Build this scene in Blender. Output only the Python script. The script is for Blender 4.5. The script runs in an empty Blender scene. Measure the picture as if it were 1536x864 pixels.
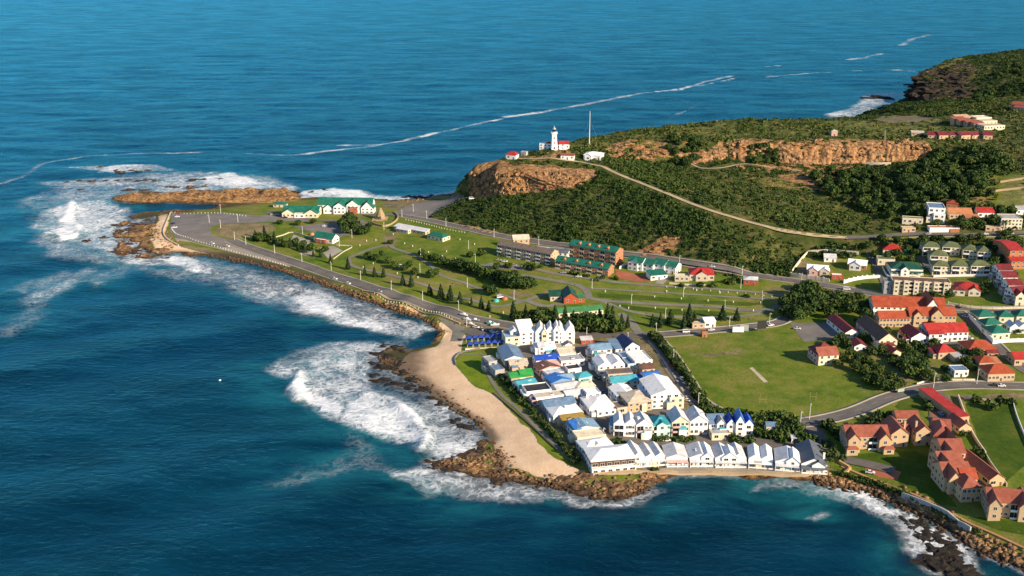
import bpy, bmesh, math, random
import numpy as np
from mathutils import Vector, Matrix, noise as mnoise
from mathutils.geometry import delaunay_2d_cdt

random.seed(7)
NR = np.random.RandomState(11)
SC = bpy.context.scene
COL = SC.collection
R = math.radians

# ---------------------------------------------------------------- camera
FPX, CAMH, VH = 1650.0, 250.0, -120.0          # focal length in photo pixels, flying height, horizon row
PITCH = math.atan((432 - VH) / FPX)
cam_d = bpy.data.cameras.new('camera')
cam_d.sensor_width = 36
cam_d.lens = FPX / 1536 * 36
cam_d.clip_start = 1
cam_d.clip_end = 60000
cam = bpy.data.objects.new('camera', cam_d)
cam.location = (0, 0, CAMH)
cam.rotation_euler = (math.pi / 2 - PITCH, 0, 0)
COL.objects.link(cam)
SC.camera = cam

# ---------------------------------------------------------------- light
SUN_EL, SUN_AZ = R(25), math.atan2(0.80, -0.60)   # compass style: from +Y towards +X
world = bpy.data.worlds.new('World')
SC.world = world
world.use_nodes = True
wn = world.node_tree
sky = wn.nodes.new('ShaderNodeTexSky')
sky.sky_type = 'NISHITA'
sky.sun_disc = False
sky.sun_elevation = SUN_EL
sky.sun_rotation = SUN_AZ
sky.air_density = 1.0
sky.dust_density = 0.1
sky.ozone_density = 4.0
bg = wn.nodes['Background']
bg.inputs[1].default_value = 0.08
wn.links.new(sky.outputs[0], bg.inputs[0])
sun_d = bpy.data.lights.new('sun', 'SUN')
sun_d.energy = 4.6
sun_d.angle = R(0.5)
sun_d.color = (1.0, 0.81, 0.58)
sun = bpy.data.objects.new('sun', sun_d)
to_sun = Vector((math.sin(SUN_AZ) * math.cos(SUN_EL), math.cos(SUN_AZ) * math.cos(SUN_EL), math.sin(SUN_EL)))
sun.rotation_euler = (-to_sun).to_track_quat('-Z', 'Y').to_euler()
sun.location = (0, 0, 600)
COL.objects.link(sun)
SC.view_settings.view_transform = 'Standard'
SC.view_settings.look = 'None'
SC.view_settings.gamma = 1
SC.view_settings.exposure = 1.0
SC.cycles.max_bounces = 5
SC.cycles.diffuse_bounces = 2
SC.cycles.glossy_bounces = 2
SC.cycles.use_denoising = True

# ---------------------------------------------------------------- object helpers
def tag(o, label=None, cat=None, group=None, kind=None):
    if label: o['label'] = label
    if cat: o['category'] = cat
    if group: o['group'] = group
    if kind: o['kind'] = kind
    return o

def empty(name, loc, rz=0):
    o = bpy.data.objects.new(name, None)
    o.empty_display_size = 0.5
    o.location = loc
    o.rotation_euler = (0, 0, rz)
    COL.objects.link(o)
    return o

def link_mesh(name, me, parent=None, loc=(0, 0, 0)):
    o = bpy.data.objects.new(name, me)
    o.location = loc
    if parent: o.parent = parent
    COL.objects.link(o)
    return o

def copy_tree(o, parent=None):
    c = o.copy()
    COL.objects.link(c)
    c.parent = parent
    for ch in o.children: copy_tree(ch, c)
    return c

def np_mesh(name, verts, faces, mats=(), mi=None, smooth=False):
    """verts (n,3) array, faces (m,k) int array of one face size"""
    me = bpy.data.meshes.new(name)
    v = np.asarray(verts, dtype=np.float32); f = np.asarray(faces, dtype=np.int32)
    k = f.shape[1]
    me.vertices.add(len(v)); me.vertices.foreach_set('co', v.ravel())
    me.loops.add(f.size); me.loops.foreach_set('vertex_index', f.ravel())
    me.polygons.add(len(f)); me.polygons.foreach_set('loop_start', np.arange(0, f.size, k, dtype=np.int32))
    if mi is not None: me.polygons.foreach_set('material_index', np.asarray(mi, dtype=np.int32))
    if smooth: me.polygons.foreach_set('use_smooth', np.ones(len(f), dtype=bool))
    for m in mats: me.materials.append(m)
    me.update(calc_edges=True)
    return me

class MB:
    """collects boxes, prisms and tubes into one mesh"""
    def __init__(s): s.v = []; s.f = []; s.m = []
    def add(s, vs, fs, mi=0):
        b = len(s.v); s.v += [tuple(p) for p in vs]
        s.f += [tuple(i + b for i in f) for f in fs]; s.m += [mi] * len(fs)
    def box(s, x0, x1, y0, y1, z0, z1, mi=0):
        s.add([(x0,y0,z0),(x1,y0,z0),(x1,y1,z0),(x0,y1,z0),(x0,y0,z1),(x1,y0,z1),(x1,y1,z1),(x0,y1,z1)],
              [(3,2,1,0),(4,5,6,7),(0,1,5,4),(1,2,6,5),(2,3,7,6),(3,0,4,7)], mi)
    def prism(s, poly, z0, z1, mi=0):
        n = len(poly)
        s.add([(x, y, z0) for x, y in poly] + [(x, y, z1) for x, y in poly],
              [tuple(range(n))[::-1], tuple(range(n, 2*n))] + [(i, (i+1) % n, n+(i+1) % n, n+i) for i in range(n)], mi)
    def prof_y(s, poly, y0, y1, mi=0):       # poly in (x,z) extruded along y
        n = len(poly)
        s.add([(x, y0, z) for x, z in poly] + [(x, y1, z) for x, z in poly],
              [tuple(range(n)), tuple(range(n, 2*n))[::-1]] + [(i, n+i, n+(i+1) % n, (i+1) % n) for i in range(n)], mi)
    def prof_x(s, poly, x0, x1, mi=0):       # poly in (y,z) extruded along x
        n = len(poly)
        s.add([(x0, y, z) for y, z in poly] + [(x1, y, z) for y, z in poly],
              [tuple(range(n)), tuple(range(n, 2*n))[::-1]] + [(i, n+i, n+(i+1) % n, (i+1) % n) for i in range(n)], mi)
    def tube(s, p, q, r0, r1, n=8, mi=0, cap=True):
        p, q = Vector(p), Vector(q); d = (q - p).normalized()
        a = d.orthogonal().normalized(); b = d.cross(a)
        vs = []
        for c, r in ((p, r0), (q, r1)):
            for i in range(n):
                t = 2*math.pi*i/n
                vs.append(c + a*(r*math.cos(t)) + b*(r*math.sin(t)))
        fs = [(i, (i+1) % n, n+(i+1) % n, n+i) for i in range(n)]
        if cap: fs += [tuple(range(n))[::-1], tuple(range(n, 2*n))]
        s.add(vs, fs, mi)
    def lathe(s, prof, n=16, mi=0, c=(0, 0)):
        vs = []; fs = []
        for r, z in prof:
            for i in range(n):
                t = 2*math.pi*i/n; vs.append((c[0]+r*math.cos(t), c[1]+r*math.sin(t), z))
        for k in range(len(prof)-1):
            for i in range(n): fs.append((k*n+i, k*n+(i+1) % n, (k+1)*n+(i+1) % n, (k+1)*n+i))
        fs += [tuple(range(n))[::-1], tuple(range((len(prof)-1)*n, len(prof)*n))]
        s.add(vs, fs, mi)
    def mesh(s, name, mats, smooth=False):
        me = bpy.data.meshes.new(name)
        me.from_pydata(s.v, [], s.f)
        for m in (mats if isinstance(mats, (list, tuple)) else [mats]): me.materials.append(m)
        me.polygons.foreach_set('material_index', np.asarray(s.m, dtype=np.int32))
        bm = bmesh.new(); bm.from_mesh(me); bmesh.ops.recalc_face_normals(bm, faces=bm.faces[:]); bm.to_mesh(me); bm.free()
        if smooth: me.polygons.foreach_set('use_smooth', np.ones(len(me.polygons), dtype=bool))
        me.update()
        return me
    def build(s, name, mats, parent=None, loc=(0, 0, 0), smooth=False):
        return link_mesh(name, s.mesh(name, mats, smooth), parent, loc)

# ---------------------------------------------------------------- numpy value noise
_perm = NR.rand(256, 256).astype(np.float32)
def vnoise(x, y):
    xi = np.floor(x).astype(int); yi = np.floor(y).astype(int)
    fx = x - xi; fy = y - yi
    fx = fx*fx*(3-2*fx); fy = fy*fy*(3-2*fy)
    g = lambda i, j: _perm[i & 255, j & 255]
    return (g(xi, yi)*(1-fx) + g(xi+1, yi)*fx)*(1-fy) + (g(xi, yi+1)*(1-fx) + g(xi+1, yi+1)*fx)*fy
def fbm(x, y, o=4):
    s = 0; a = 0.5
    for k in range(o):
        s = s + a*(vnoise(x + 17.3*k, y - 9.1*k) - 0.5); x = x*2.03; y = y*2.03; a *= 0.5
    return s                                 # about -0.5..0.5
def sstep(a, b, x):
    t = np.clip((x - a) / (b - a), 0, 1); return t*t*(3-2*t)

# ---------------------------------------------------------------- from a place in the photograph to the ground
CP, SP = math.cos(PITCH), math.sin(PITCH)
def ray(u, v):
    a = (u - 768) / FPX; b = -(v - 432) / FPX
    return np.array((a, CP + b*SP, -SP + b*CP))
def U(u, v, z=0.0):
    d = ray(u, v); t = (z - CAMH) / d[2]
    return (d[0]*t, d[1]*t)
# ================================================================ the lie of the land
COAST = [(1620,905),(1536,852),(1500,840),(1450,815),(1420,792),(1380,772),(1340,752),(1300,737),(1260,729),(1222,722),
 (1205,718),(1130,716),(1050,714),(990,716),(965,735),(930,748),(895,746),(850,735),(800,729),(750,716),(700,707),(668,700),(645,692),(680,684),
 (715,672),(735,657),(722,640),(686,620),(656,600),(632,584),(602,568),(588,556),(572,540),(565,528),(590,520),(615,524),
 (640,519),(655,510),(660,497),(650,487),(625,476),(590,464),(550,450),(500,434),(460,420),(420,407),(380,396),(340,388),(300,383),
 (270,380),(230,387),(200,387),(170,379),(186,365),(170,352),(178,342),(198,334),(192,325),(215,318),(250,316),(290,314),(325,312),(332,307),
 (300,306),(240,306),(205,305),(185,303),(168,299),(190,293),(215,287),(250,289),(300,285),(330,287),(360,283),(400,284),(440,286),(448,297),(480,296),(560,298),
 (600,300),(640,296),(690,288),(702,293),(718,272),(745,252),(800,238),(860,222),(930,210),(1020,196),(1110,187),(1200,185),
 (1262,182),(1292,177),(1310,170),(1332,159),(1345,153),(1358,150),(1366,140),(1374,122),(1400,104),(1450,93),(1500,88),(1560,84),(1700,80),
 (1850,80),(1850,905)]
PTS = """690 520 2.6;650 560 1;700 600 1.5;780 660 2;840 705 2;760 500 4;960 505 5;1000 610 5;880 690 4;940 706 4;990 709 4.2;1050 707 4.2;1130 709 4.2;1205 712 4.2;1240 690 4.6;900 600 4.5;735 560 3.4;760 600 3.6;810 650 3.8;850 685 3.8;
985 510 5;1180 490 6;1290 610 6;1060 600 5;1130 550 5.5;300 350 4;270 360 3.6;420 400 4.2;560 440 4.2;650 475 4;520 350 6;560 320 6;600 345 7;440 335 5;470 318 5;
330 320 4;255 340 3;225 350 2.2;215 370 1.8;500 430 3.4;600 458 3.4;660 500 1.5;
590 320 6;640 330 7;700 342 8;745 352 9;850 370 10;960 388 10;1100 412 10;1180 424 10;1330 445 11;620 305 4;670 300 6;650 318 6.5;
750 420 6;850 430 7;1000 440 7;1100 450 7;640 420 5.5;1190 460 8;1250 470 8;
1190 415 11;1200 382 15;1300 393 16;1300 430 12;1420 440 14;1536 460 15;1700 460 16;1536 420 20;1700 420 21;1500 385 25;1400 398 19;1340 370 24;1330 353 28;1400 352 29;1536 350 31;1700 350 32;
1390 343 31;1536 338 35;1400 300 41;1536 290 46;1700 290 48;1536 235 57;1700 230 60;1400 250 48;1300 290 40;1300 330 32;
1330 520 8;1450 520 9;1536 510 10;1700 510 11;1536 580 8;1700 580 8;1380 580 7;1260 650 5.5;1536 700 7;1700 700 7;1400 700 6;1500 785 5.5;1400 752 5;1300 703 5;1620 850 5;1340 722 4.5;1850 850 5;1850 500 12;1850 300 50;1850 200 66;
720 330 12;690 318 10;705 296 14;730 294 18;760 292 24;800 288 27;840 282 33;870 274 37;895 263 42;
712 246 42;740 250 44;780 252 45;820 254 45;860 256 44.5;885 254 45;
765 240 46;764 235 46.5;800 232 49;800 226 50;830 224 53;830 218 54;820 220 53.5;860 219 54;858 213 55;880 240 47;745 243 45;748 239 45.5;
900 250 46;940 268 43;1000 290 40;1050 310 37;1100 326 34;1150 340 31;1200 350 29;1270 357 27;
1050 345 27;900 330 24;800 325 17;
930 235 48;960 240 46.5;1020 244 44.5;1100 236 47;1180 246 43.5;1250 246 43.5;1320 244 44.5;1380 240 46.5;
930 212 57;960 212 58;1020 216 58;1100 210 60;1180 214 60;1250 212 60.5;1320 213 60;1380 213 60;
900 204 55;950 196 58;1000 190 59;1110 180 61;1170 181 61;1230 181 60;1200 195 61;1440 195 60;1330 182 50;1400 165 45;1330 158 20;1400 153 20;1480 172 58;1536 165 62;1480 150 35;1536 150 60;1700 160 66;1700 120 55;
1285 180 40;1400 100 42;1420 90 43;1450 85 43;1536 74 43;1700 64 45;1380 110 37;1410 148 14;1450 148 16;1536 130 36;1600 100 45"""
pts = [tuple(map(float, p.split())) for p in PTS.replace('\n', '').split(';')]
P3 = [U(u, v, z) + (z,) for u, v, z in pts]
CO = np.array([U(u, v, 0) for u, v in COAST])
def dens(poly, step):
    out = []
    for (a, b) in zip(poly, np.roll(poly, -1, axis=0)):
        n = max(1, int(np.hypot(*(b-a))/step))
        out += [a + (b-a)*k/n for k in range(n)]
    return np.array(out)
COd = dens(CO, 12)
allp = P3 + [(x, y, 0.0) for x, y in COd]
co2 = [Vector((p[0], p[1])) for p in allp]
vo, _e, fo, ov, *_ = delaunay_2d_cdt(co2, [], [], 0, 1e-4)
zo = [allp[o[0]][2] for o in ov]
GX0, GX1, GY0, GY1, GS = -400.0, 1100.0, 290.0, 2200.0, 2.0
nx = int((GX1-GX0)/GS)+1; ny = int((GY1-GY0)/GS)+1
gx = GX0 + GS*np.arange(nx); gy = GY0 + GS*np.arange(ny)
XX, YY = np.meshgrid(gx, gy)                 # [ny,nx]
ZZ = np.full(XX.shape, -5.0)
for f in fo:
    a, b, c = [vo[i] for i in f]; za, zb, zc = [zo[i] for i in f]
    i0 = max(0, int((min(a.x, b.x, c.x)-GX0)/GS)); i1 = min(nx, int((max(a.x, b.x, c.x)-GX0)/GS)+2)
    j0 = max(0, int((min(a.y, b.y, c.y)-GY0)/GS)); j1 = min(ny, int((max(a.y, b.y, c.y)-GY0)/GS)+2)
    if i0 >= i1 or j0 >= j1: continue
    X = XX[j0:j1, i0:i1]; Y = YY[j0:j1, i0:i1]
    den = (b.y-c.y)*(a.x-c.x) + (c.x-b.x)*(a.y-c.y)
    if abs(den) < 1e-9: continue
    w0 = ((b.y-c.y)*(X-c.x) + (c.x-b.x)*(Y-c.y))/den
    w1 = ((c.y-a.y)*(X-c.x) + (a.x-c.x)*(Y-c.y))/den
    w2 = 1-w0-w1
    m = (w0 > -1e-6) & (w1 > -1e-6) & (w2 > -1e-6)
    ZZ[j0:j1, i0:i1][m] = (w0*za + w1*zb + w2*zc)[m]

def seg_dist(X, Y, poly, closed=True):
    d = np.full(X.shape, 1e9)
    n = len(poly)
    for k in range(n if closed else n-1):
        a = poly[k]; b = poly[(k+1) % n]
        e = b-a; L = float(e @ e) or 1e-9
        t = np.clip(((X-a[0])*e[0] + (Y-a[1])*e[1])/L, 0, 1)
        d = np.minimum(d, (X-a[0]-t*e[0])**2 + (Y-a[1]-t*e[1])**2)
    return np.sqrt(d)
def inside(X, Y, poly):
    r = np.zeros(X.shape, bool); n = len(poly)
    for k in range(n):
        x1, y1 = poly[k]; x2, y2 = poly[(k+1) % n]
        if y1 == y2: continue
        r ^= ((y1 > Y) != (y2 > Y)) & (X < (x2-x1)*(Y-y1)/(y2-y1) + x1)
    return r
# ragged coast: wobble the sample point a little before measuring
WX = XX + 7*fbm(XX/14, YY/14, 3); WY = YY + 9*fbm(XX/14+50, YY/14, 3)
SD = seg_dist(WX, WY, CO); IN = inside(WX, WY, CO); SD = np.where(IN, SD, -SD)
ZZ = np.where(SD > 0, np.maximum(ZZ, 0.05+0.02*np.minimum(SD, 20)), -np.minimum(4.5, 0.35*-SD) - 0.05)
def box_blur(Z, n):
    for ax in (0, 1):
        P = np.pad(Z, [(n, n) if k == ax else (0, 0) for k in (0, 1)], mode='edge')
        c = np.cumsum(P, axis=ax)
        z = np.zeros_like(np.take(c, [0], axis=ax))
        c = np.concatenate([z, c], axis=ax)
        L = Z.shape[ax]
        Z = (np.take(c, range(2*n+1, 2*n+1+L), axis=ax) - np.take(c, range(0, L), axis=ax))/(2*n+1)
    return Z
ZB = box_blur(box_blur(ZZ, 2), 2)
ZB1 = box_blur(ZZ, 1)
hi_ = sstep(13, 17, ZB)
ZB = ZB*(1-hi_) + ZB1*hi_
landw = sstep(2, 12, SD)
ZZ = ZZ*(1-landw) + ZB*landw

def zat(x, y):
    fx = (np.asarray(x, float)-GX0)/GS; fy = (np.asarray(y, float)-GY0)/GS
    i = np.clip(fx.astype(int), 0, nx-2); j = np.clip(fy.astype(int), 0, ny-2)
    tx = np.clip(fx-i, 0, 1); ty = np.clip(fy-j, 0, 1)
    return (ZZ[j, i]*(1-tx)+ZZ[j, i+1]*tx)*(1-ty) + (ZZ[j+1, i]*(1-tx)+ZZ[j+1, i+1]*tx)*ty
def z1(x, y): return float(zat(np.array([x]), np.array([y]))[0])
_T = np.concatenate([np.arange(330, 1300, 1.5), np.arange(1300, 2400, 4.0)])
def G(u, v):
    """the ground point that the photograph shows at (u, v)"""
    d = ray(u, v); d = d/np.hypot(d[0], d[1])
    x = d[0]*_T; y = d[1]*_T; z = CAMH + d[2]*_T
    below = z < np.maximum(zat(x, y), 0)
    k = int(np.argmax(below)) if below.any() else len(_T)-1
    a, b = _T[max(k-1, 0)], _T[k]
    for _ in range(12):
        m = (a+b)/2
        if CAMH + d[2]*m < max(z1(d[0]*m, d[1]*m), 0): b = m
        else: a = m
    x, y = d[0]*b, d[1]*b
    return Vector((x, y, z1(x, y)))
def GW(poly): return np.array([G(u, v)[:2] for u, v in poly])
def PX(s): return [tuple(map(float, p.split(','))) for p in s.split()]

# flatten the ground a little under the built-up flats so that houses and roads sit cleanly
# ---------------------------------------------------------------- ground cover zones (R sand, G scrub, B rock, A dry earth)
ZN = np.zeros(XX.shape + (4,), np.float32)
def paint(ch, spec, val=1.0, soft=4.0, wob=4.0, world=None):
    P = GW(PX(spec)) if world is None else world
    x0, y0 = P.min(0)-soft-8; x1, y1 = P.max(0)+soft+8
    i0, i1 = max(0, int((x0-GX0)/GS)), min(nx, int((x1-GX0)/GS)+2); j0, j1 = max(0, int((y0-GY0)/GS)), min(ny, int((y1-GY0)/GS)+2)
    if i0 >= i1 or j0 >= j1: return
    X = XX[j0:j1, i0:i1]; Y = YY[j0:j1, i0:i1]
    Xw = X + wob*2*fbm(X/9, Y/9, 3); Yw = Y + wob*2*fbm(X/9+31, Y/9, 3)
    d = seg_dist(Xw, Yw, P); d = np.where(inside(Xw, Yw, P), d, -d)
    w = sstep(-soft, soft, d)*val
    sub = ZN[j0:j1, i0:i1]
    sub *= (1-w)[..., None]
    if ch >= 0: sub[..., ch] += w
# scrub over all the hill
paint(1, '640,327 700,347 745,356 850,374 960,390 1100,414 1182,418 1202,384 1300,382 1330,365 1330,357 1536,347 1700,347 1850,300 1850,90 1536,60 1400,60 1340,120 1290,160 1110,160 940,175 840,200 740,225 690,260 690,290 680,302 650,318')
paint(1, '1310,362 1536,356 1536,372 1400,376 1320,380', .9)
paint(3, '930,205 1000,192 1110,182 1230,182 1290,178 1390,170 1440,196 1390,206 1250,206 1110,205 1000,212', .5, 10, 14)
ZN[..., 1] += .0
# rock band along the hill
for s, v in (('905,225 950,208 1020,214 1010,240 960,232 915,240', .55), ('1060,222 1110,206 1180,210 1250,208 1390,210 1400,238 1310,248 1330,236 1240,262 1290,272 1230,285 1160,262 1110,238 1070,236', .62),
             ('1110,262 1180,262 1290,280 1300,300 1230,290 1150,282', .5), ('1440,268 1536,258 1536,310 1470,320 1440,300', .5), ('700,296 706,244 760,246 890,254 900,262 860,280 760,294', 1.0),
             ('790,240 850,224 860,234 820,244', .6), ('955,374 1005,352 1032,360 1010,378 970,386', .7), ('690,335 750,345 750,354 690,341', .6)):
    paint(2, s, v, 3, 6)
paint(2, '1358,152 1376,108 1420,90 1452,92 1470,120 1462,150', .46, 4, 8)
# dry earth
paint(3, '1490,262 1540,258 1600,300 1540,336 1470,330 1490,300', .5, 12, 16)
paint(2, '178,334 206,328 250,318 244,345 262,368 300,382 240,390 176,384 188,362', .62, 4, 8)
paint(3, '255,346 262,362 330,376 420,398 500,424 560,442 556,450 480,432 380,404 290,384 240,380 230,360', .85, 2, 3)
paint(3, '1300,176 1380,172 1410,178 1390,182 1310,186', .3, 8, 14)
for s, v in (('330,336 400,334 420,342 400,352 345,360 322,350', .8), ('660,475 700,468 770,490 800,500 760,505 720,500 680,498', .9), ('940,500 985,495 1000,512 985,520 1020,570 1050,606 1010,600 985,560 960,520', .8),
             ('575,345 600,350 595,372 575,372', .6), ('640,425 700,425 690,436 650,432', .5), ('760,435 800,438 800,448 765,446', .6), ('1150,430 1200,432 1190,440 1150,438', .6),
             ('1010,515 1100,500 1180,500 1190,525 1110,530 1030,540', .42), ('1070,590 1250,580 1260,606 1100,612', .42),('1040,532 1110,526 1180,540 1150,548 1080,545', .40), ('1370,600 1480,590 1536,590 1536,600 1440,602 1400,606', .7),
             ('1190,392 1215,390 1215,415 1192,416', .7), ('1240,698 1300,716 1400,750 1536,822 1536,830 1400,762 1300,724 1235,706', .7), ('1340,545 1390,540 1400,565 1350,570', .7)):
    paint(3, s, v, 3, 4)
# town ground: gardens and yards
for s in ('1300,438 1430,455 1470,500 1536,560 1536,572 1400,574 1340,590 1300,600 1240,550 1250,500 1290,480', '1310,380 1536,372 1536,450 1440,455 1330,440'):
    paint(3, s, .45, 5, 5)
# village yards
paint(3, '757,500 870,495 975,500 1060,612 1130,628 1240,645 1240,710 890,712 850,680 800,630 760,580 745,540', .8, 3, 2)
# sand
paint(0, '590,556 600,545 618,527 650,522 690,518 692,535 686,548 705,575 740,592 765,615 800,655 840,690 885,708 850,722 800,714 752,697 738,664 694,622 636,584 604,566', 1, 3, 3)
paint(0, '650,480 690,488 700,505 690,520 655,520 668,500', .9, 3, 2)
paint(0, '240,322 256,320 250,352 262,368 300,376 400,396 480,420 560,446 640,470 648,480 560,452 470,424 380,398 300,384 235,382 225,360', .75, 2, 3)
paint(3, '600,318 640,326 690,300 690,288 640,296 600,301 575,300 570,310', .6, 3, 2)
# every shore that is not sand is rock
shore = (SD > -8) & (SD < 9)
keep = ZN[..., 0].copy()
rk = np.where(shore, sstep(7, 2, SD), 0)*(1-np.clip(keep*1.0, 0, 1)*(SD > 1))
sandbeach = GW(PX('584,556 600,540 620,522 660,512 700,520 760,620 890,712 760,704 738,668 694,626 634,588 600,572')); inb = inside(XX, YY, sandbeach)
rk = np.where(inb & (fbm(XX/16, YY/16, 2) < 0.22), rk*0.0, rk)
ZN *= (1-rk)[..., None]; ZN[..., 2] += rk
# lawn strip kept green beside the beach
paint(-1, '683,540 690,530 730,524 740,545 752,575 800,625 850,680 885,704 850,692 800,650 765,612 740,588 705,570', 1, 2, 2)

# ---------------------------------------------------------------- roads: (name, line through the photo, width, kind)
ROADS = [('promenade_road','345,360 372,371 400,380 448,396 500,414 550,430 600,446 650,462 690,473 725,481 770,489 815,495 870,501 930,503 985,502',8.5,'asphalt'),
('coast_road','985,502 1050,497 1120,490 1165,484 1190,470 1212,458 1232,447 1256,437 1290,435',7,'asphalt'),
('hill_foot_road','596,322 640,330 700,343 745,353 800,362 850,369 905,378 960,385 997,390 1077,402 1139,414 1189,421 1231,427 1278,435 1351,448 1420,460 1536,464 1640,466',6.5,'asphalt'),
('shore_road','980,505 1004,533 1029,572 1047,600 1075,618 1110,629 1160,635 1216,632 1278,618 1333,596 1383,583 1424,578 1470,577 1536,579 1640,580',8,'asphalt'),
('side_street','1397,586 1408,600 1412,629 1420,645',11,'asphalt'),
('driveway','1214,636 1228,656 1243,676 1265,688 1300,696 1341,706',7,'asphalt'),
('town_street','1420,460 1438,468 1462,488 1489,513 1514,538 1536,556 1600,590',6,'asphalt'),
('town_lane','1375,519 1420,516 1460,514 1489,513 1540,514',5,'asphalt'),
('hill_road','1268,357 1300,356 1340,353 1400,351 1460,352 1536,350 1640,348',6,'asphalt'),
('compound_lane','1303,378 1312,396 1324,420 1330,436',4.5,'asphalt'),('condo_lane','1378,384 1390,398 1400,412',4,'asphalt'),
('village_street','793,508 800,525 812,545 826,568 843,590 866,610 892,630 915,648 942,664 985,662 1040,664 1100,662 1170,656 1210,652',5.5,'asphalt'),
('village_street','872,520 882,545 896,568 914,590 930,612 915,628 912,640',6,'asphalt'),
('village_lane','925,530 942,555 958,575 975,598 984,616',3.5,'asphalt'),
('cart_track','905,250 925,260 960,274 1000,290 1050,310 1100,326 1150,340 1200,350 1240,355 1272,357',3.6,'track'),
('cart_track','905,250 890,247 870,243 845,240 815,238 778,238',3.2,'track'),
('footpath','1035,245 1052,252 1080,252 1120,246 1160,252 1200,256',2.5,'track'),
('campsite_road','523,387 527,398 555,406 583,412 635,427 687,446 740,459 777,454 808,444 830,437',3.5,'lane'),
('campsite_road','523,387 545,378 560,372 583,368 592,373 621,383 646,398 662,413 698,425 729,435 777,450',3.5,'lane'),
('campsite_road','720,398 760,397 793,402 835,411 870,416 907,421 928,424 980,428 1040,432 1090,435 1139,439 1175,444',4,'lane'),
('campsite_road','782,412 810,417 837,422 866,428 880,437 884,446 900,450 960,455 1064,460 1139,466 1170,458 1180,445',5,'lane'),
('campsite_road','880,432 960,437 1043,442 1100,446 1160,449',3,'lane'),('campsite_road','884,446 920,458 960,470 1043,477 1127,473 1150,462',3.5,'lane'),
('campsite_road','884,447 860,452 840,456 815,459 789,451 777,453',5,'lane'),('campsite_road','930,470 945,482 955,495 962,503',6,'lane'),
('station_road','400,318 440,326 480,331 520,329 550,322 596,322',5,'asphalt'),
('beach_path','690,531 727,533 728,550 738,572 752,592 775,612 800,636 830,664 858,688',2.2,'lane')]
RW = [(n, GW(PX(s)), w, k) for n, s, w, k in ROADS]
def smooth_line(P, step=2.0):
    P = [np.array(p) for p in P]
    P = [2*P[0]-P[1]] + P + [2*P[-1]-P[-2]]; out = []
    for k in range(1, len(P)-2):
        p0, p1, p2, p3 = P[k-1:k+3]; n = max(2, int(np.hypot(*(p2-p1))/step))
        for t in np.arange(n)/n:
            out.append(.5*(2*p1 + (p2-p0)*t + (2*p0-5*p1+4*p2-p3)*t*t + (3*p1-p0-3*p2+p3)*t**3))
    out.append(P[-2]); return np.array(out)
RW = [(n, smooth_line(P), w, k) for n, P, w, k in RW]
RMASK = np.zeros(XX.shape, np.float32)
for n, P, w, k in RW:
    for q in range(0, len(P)-1, 6):
        S = P[q:q+8]; x0, y0 = S.min(0)-w-6; x1, y1 = S.max(0)+w+6
        i0, i1 = max(0, int((x0-GX0)/GS)), min(nx, int((x1-GX0)/GS)+2); j0, j1 = max(0, int((y0-GY0)/GS)), min(ny, int((y1-GY0)/GS)+2)
        if i0 >= i1 or j0 >= j1: continue
        d = seg_dist(XX[j0:j1, i0:i1], YY[j0:j1, i0:i1], S, False)
        RMASK[j0:j1, i0:i1] = np.maximum(RMASK[j0:j1, i0:i1], sstep(w*.5+4.5, w*.5+1.5, d))
# roughness of the ground itself
amp = 0.25 + 2.4*ZN[..., 1] + 1.3*ZN[..., 2]*sstep(0, 25, ZZ) + 1.4*ZN[..., 2]*(ZZ < 6)*(SD > -3) 
amp = amp*sstep(-6, 5, SD) * np.where(ZN[..., 1]+ZN[..., 2] > .2, 1, 0.35)
ZD = ZZ + ((1-RMASK)*amp)*(fbm(XX/9, YY/9, 4)*1.2) + (1-RMASK)*ZN[..., 2]*(SD > -5)*np.abs(fbm(XX/5+7, YY/5, 3))*np.where(ZZ > 8, 1.0, 2.2)
for q_ in ('172,332 206,326 246,320 240,345 256,366 300,384 240,392 174,388', '636,690 690,684 735,664 760,704 850,724 900,722 960,722 985,728 930,752 850,742 750,722 690,712'):
    P = GW(PX(q_)); d = seg_dist(WX, WY, P); d = np.where(inside(WX, WY, P), d, -d); w_ = sstep(-2, 8, d)*np.clip(1-ZN[..., 0]*1.5, 0, 1)
    ZD = ZD*(1-w_) + w_*(.35+6.2*fbm(XX/11, YY/13+3, 5))
# ridge of orange rock beyond the point
ridge = GW(PX('172,299 200,290 240,292 300,288 360,286 440,288 446,300 400,304 330,304 240,304 200,303'))
dr = seg_dist(WX, WY, ridge); dr = np.where(inside(WX, WY, ridge), dr, -dr)
ZD += sstep(-3, 12, dr)*(3.6 + 11*fbm(XX/9, YY/13+5, 5) + 3*np.abs(fbm(XX/3.2, YY/6, 2))); ZN[..., 2] = np.maximum(ZN[..., 2], sstep(-4, 2, dr))
ZZ_G = ZD

keepf = (ZZ > -4.4)
kf = keepf[:-1, :-1] | keepf[1:, :-1] | keepf[:-1, 1:] | keepf[1:, 1:]
kf &= (XX[:-1, :-1] < 0.62*YY[:-1, :-1] + 120)
jj, ii = np.nonzero(kf)
base = jj*nx + ii
F = np.stack([base, base+1, base+nx+1, base+nx], 1)
used, inv = np.unique(F, return_inverse=True)
V = np.stack([XX.ravel()[used], YY.ravel()[used], ZD.ravel()[used]], 1)
terr_me = np_mesh('terrain', V, inv.reshape(F.shape), smooth=True)
at = terr_me.color_attributes.new('zone', 'FLOAT_COLOR', 'POINT')
at.data.foreach_set('color', ZN.reshape(-1, 4)[used].ravel())
terrain = link_mesh('terrain', terr_me)
tag(terrain, kind='structure')
ZZ = ZD

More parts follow.
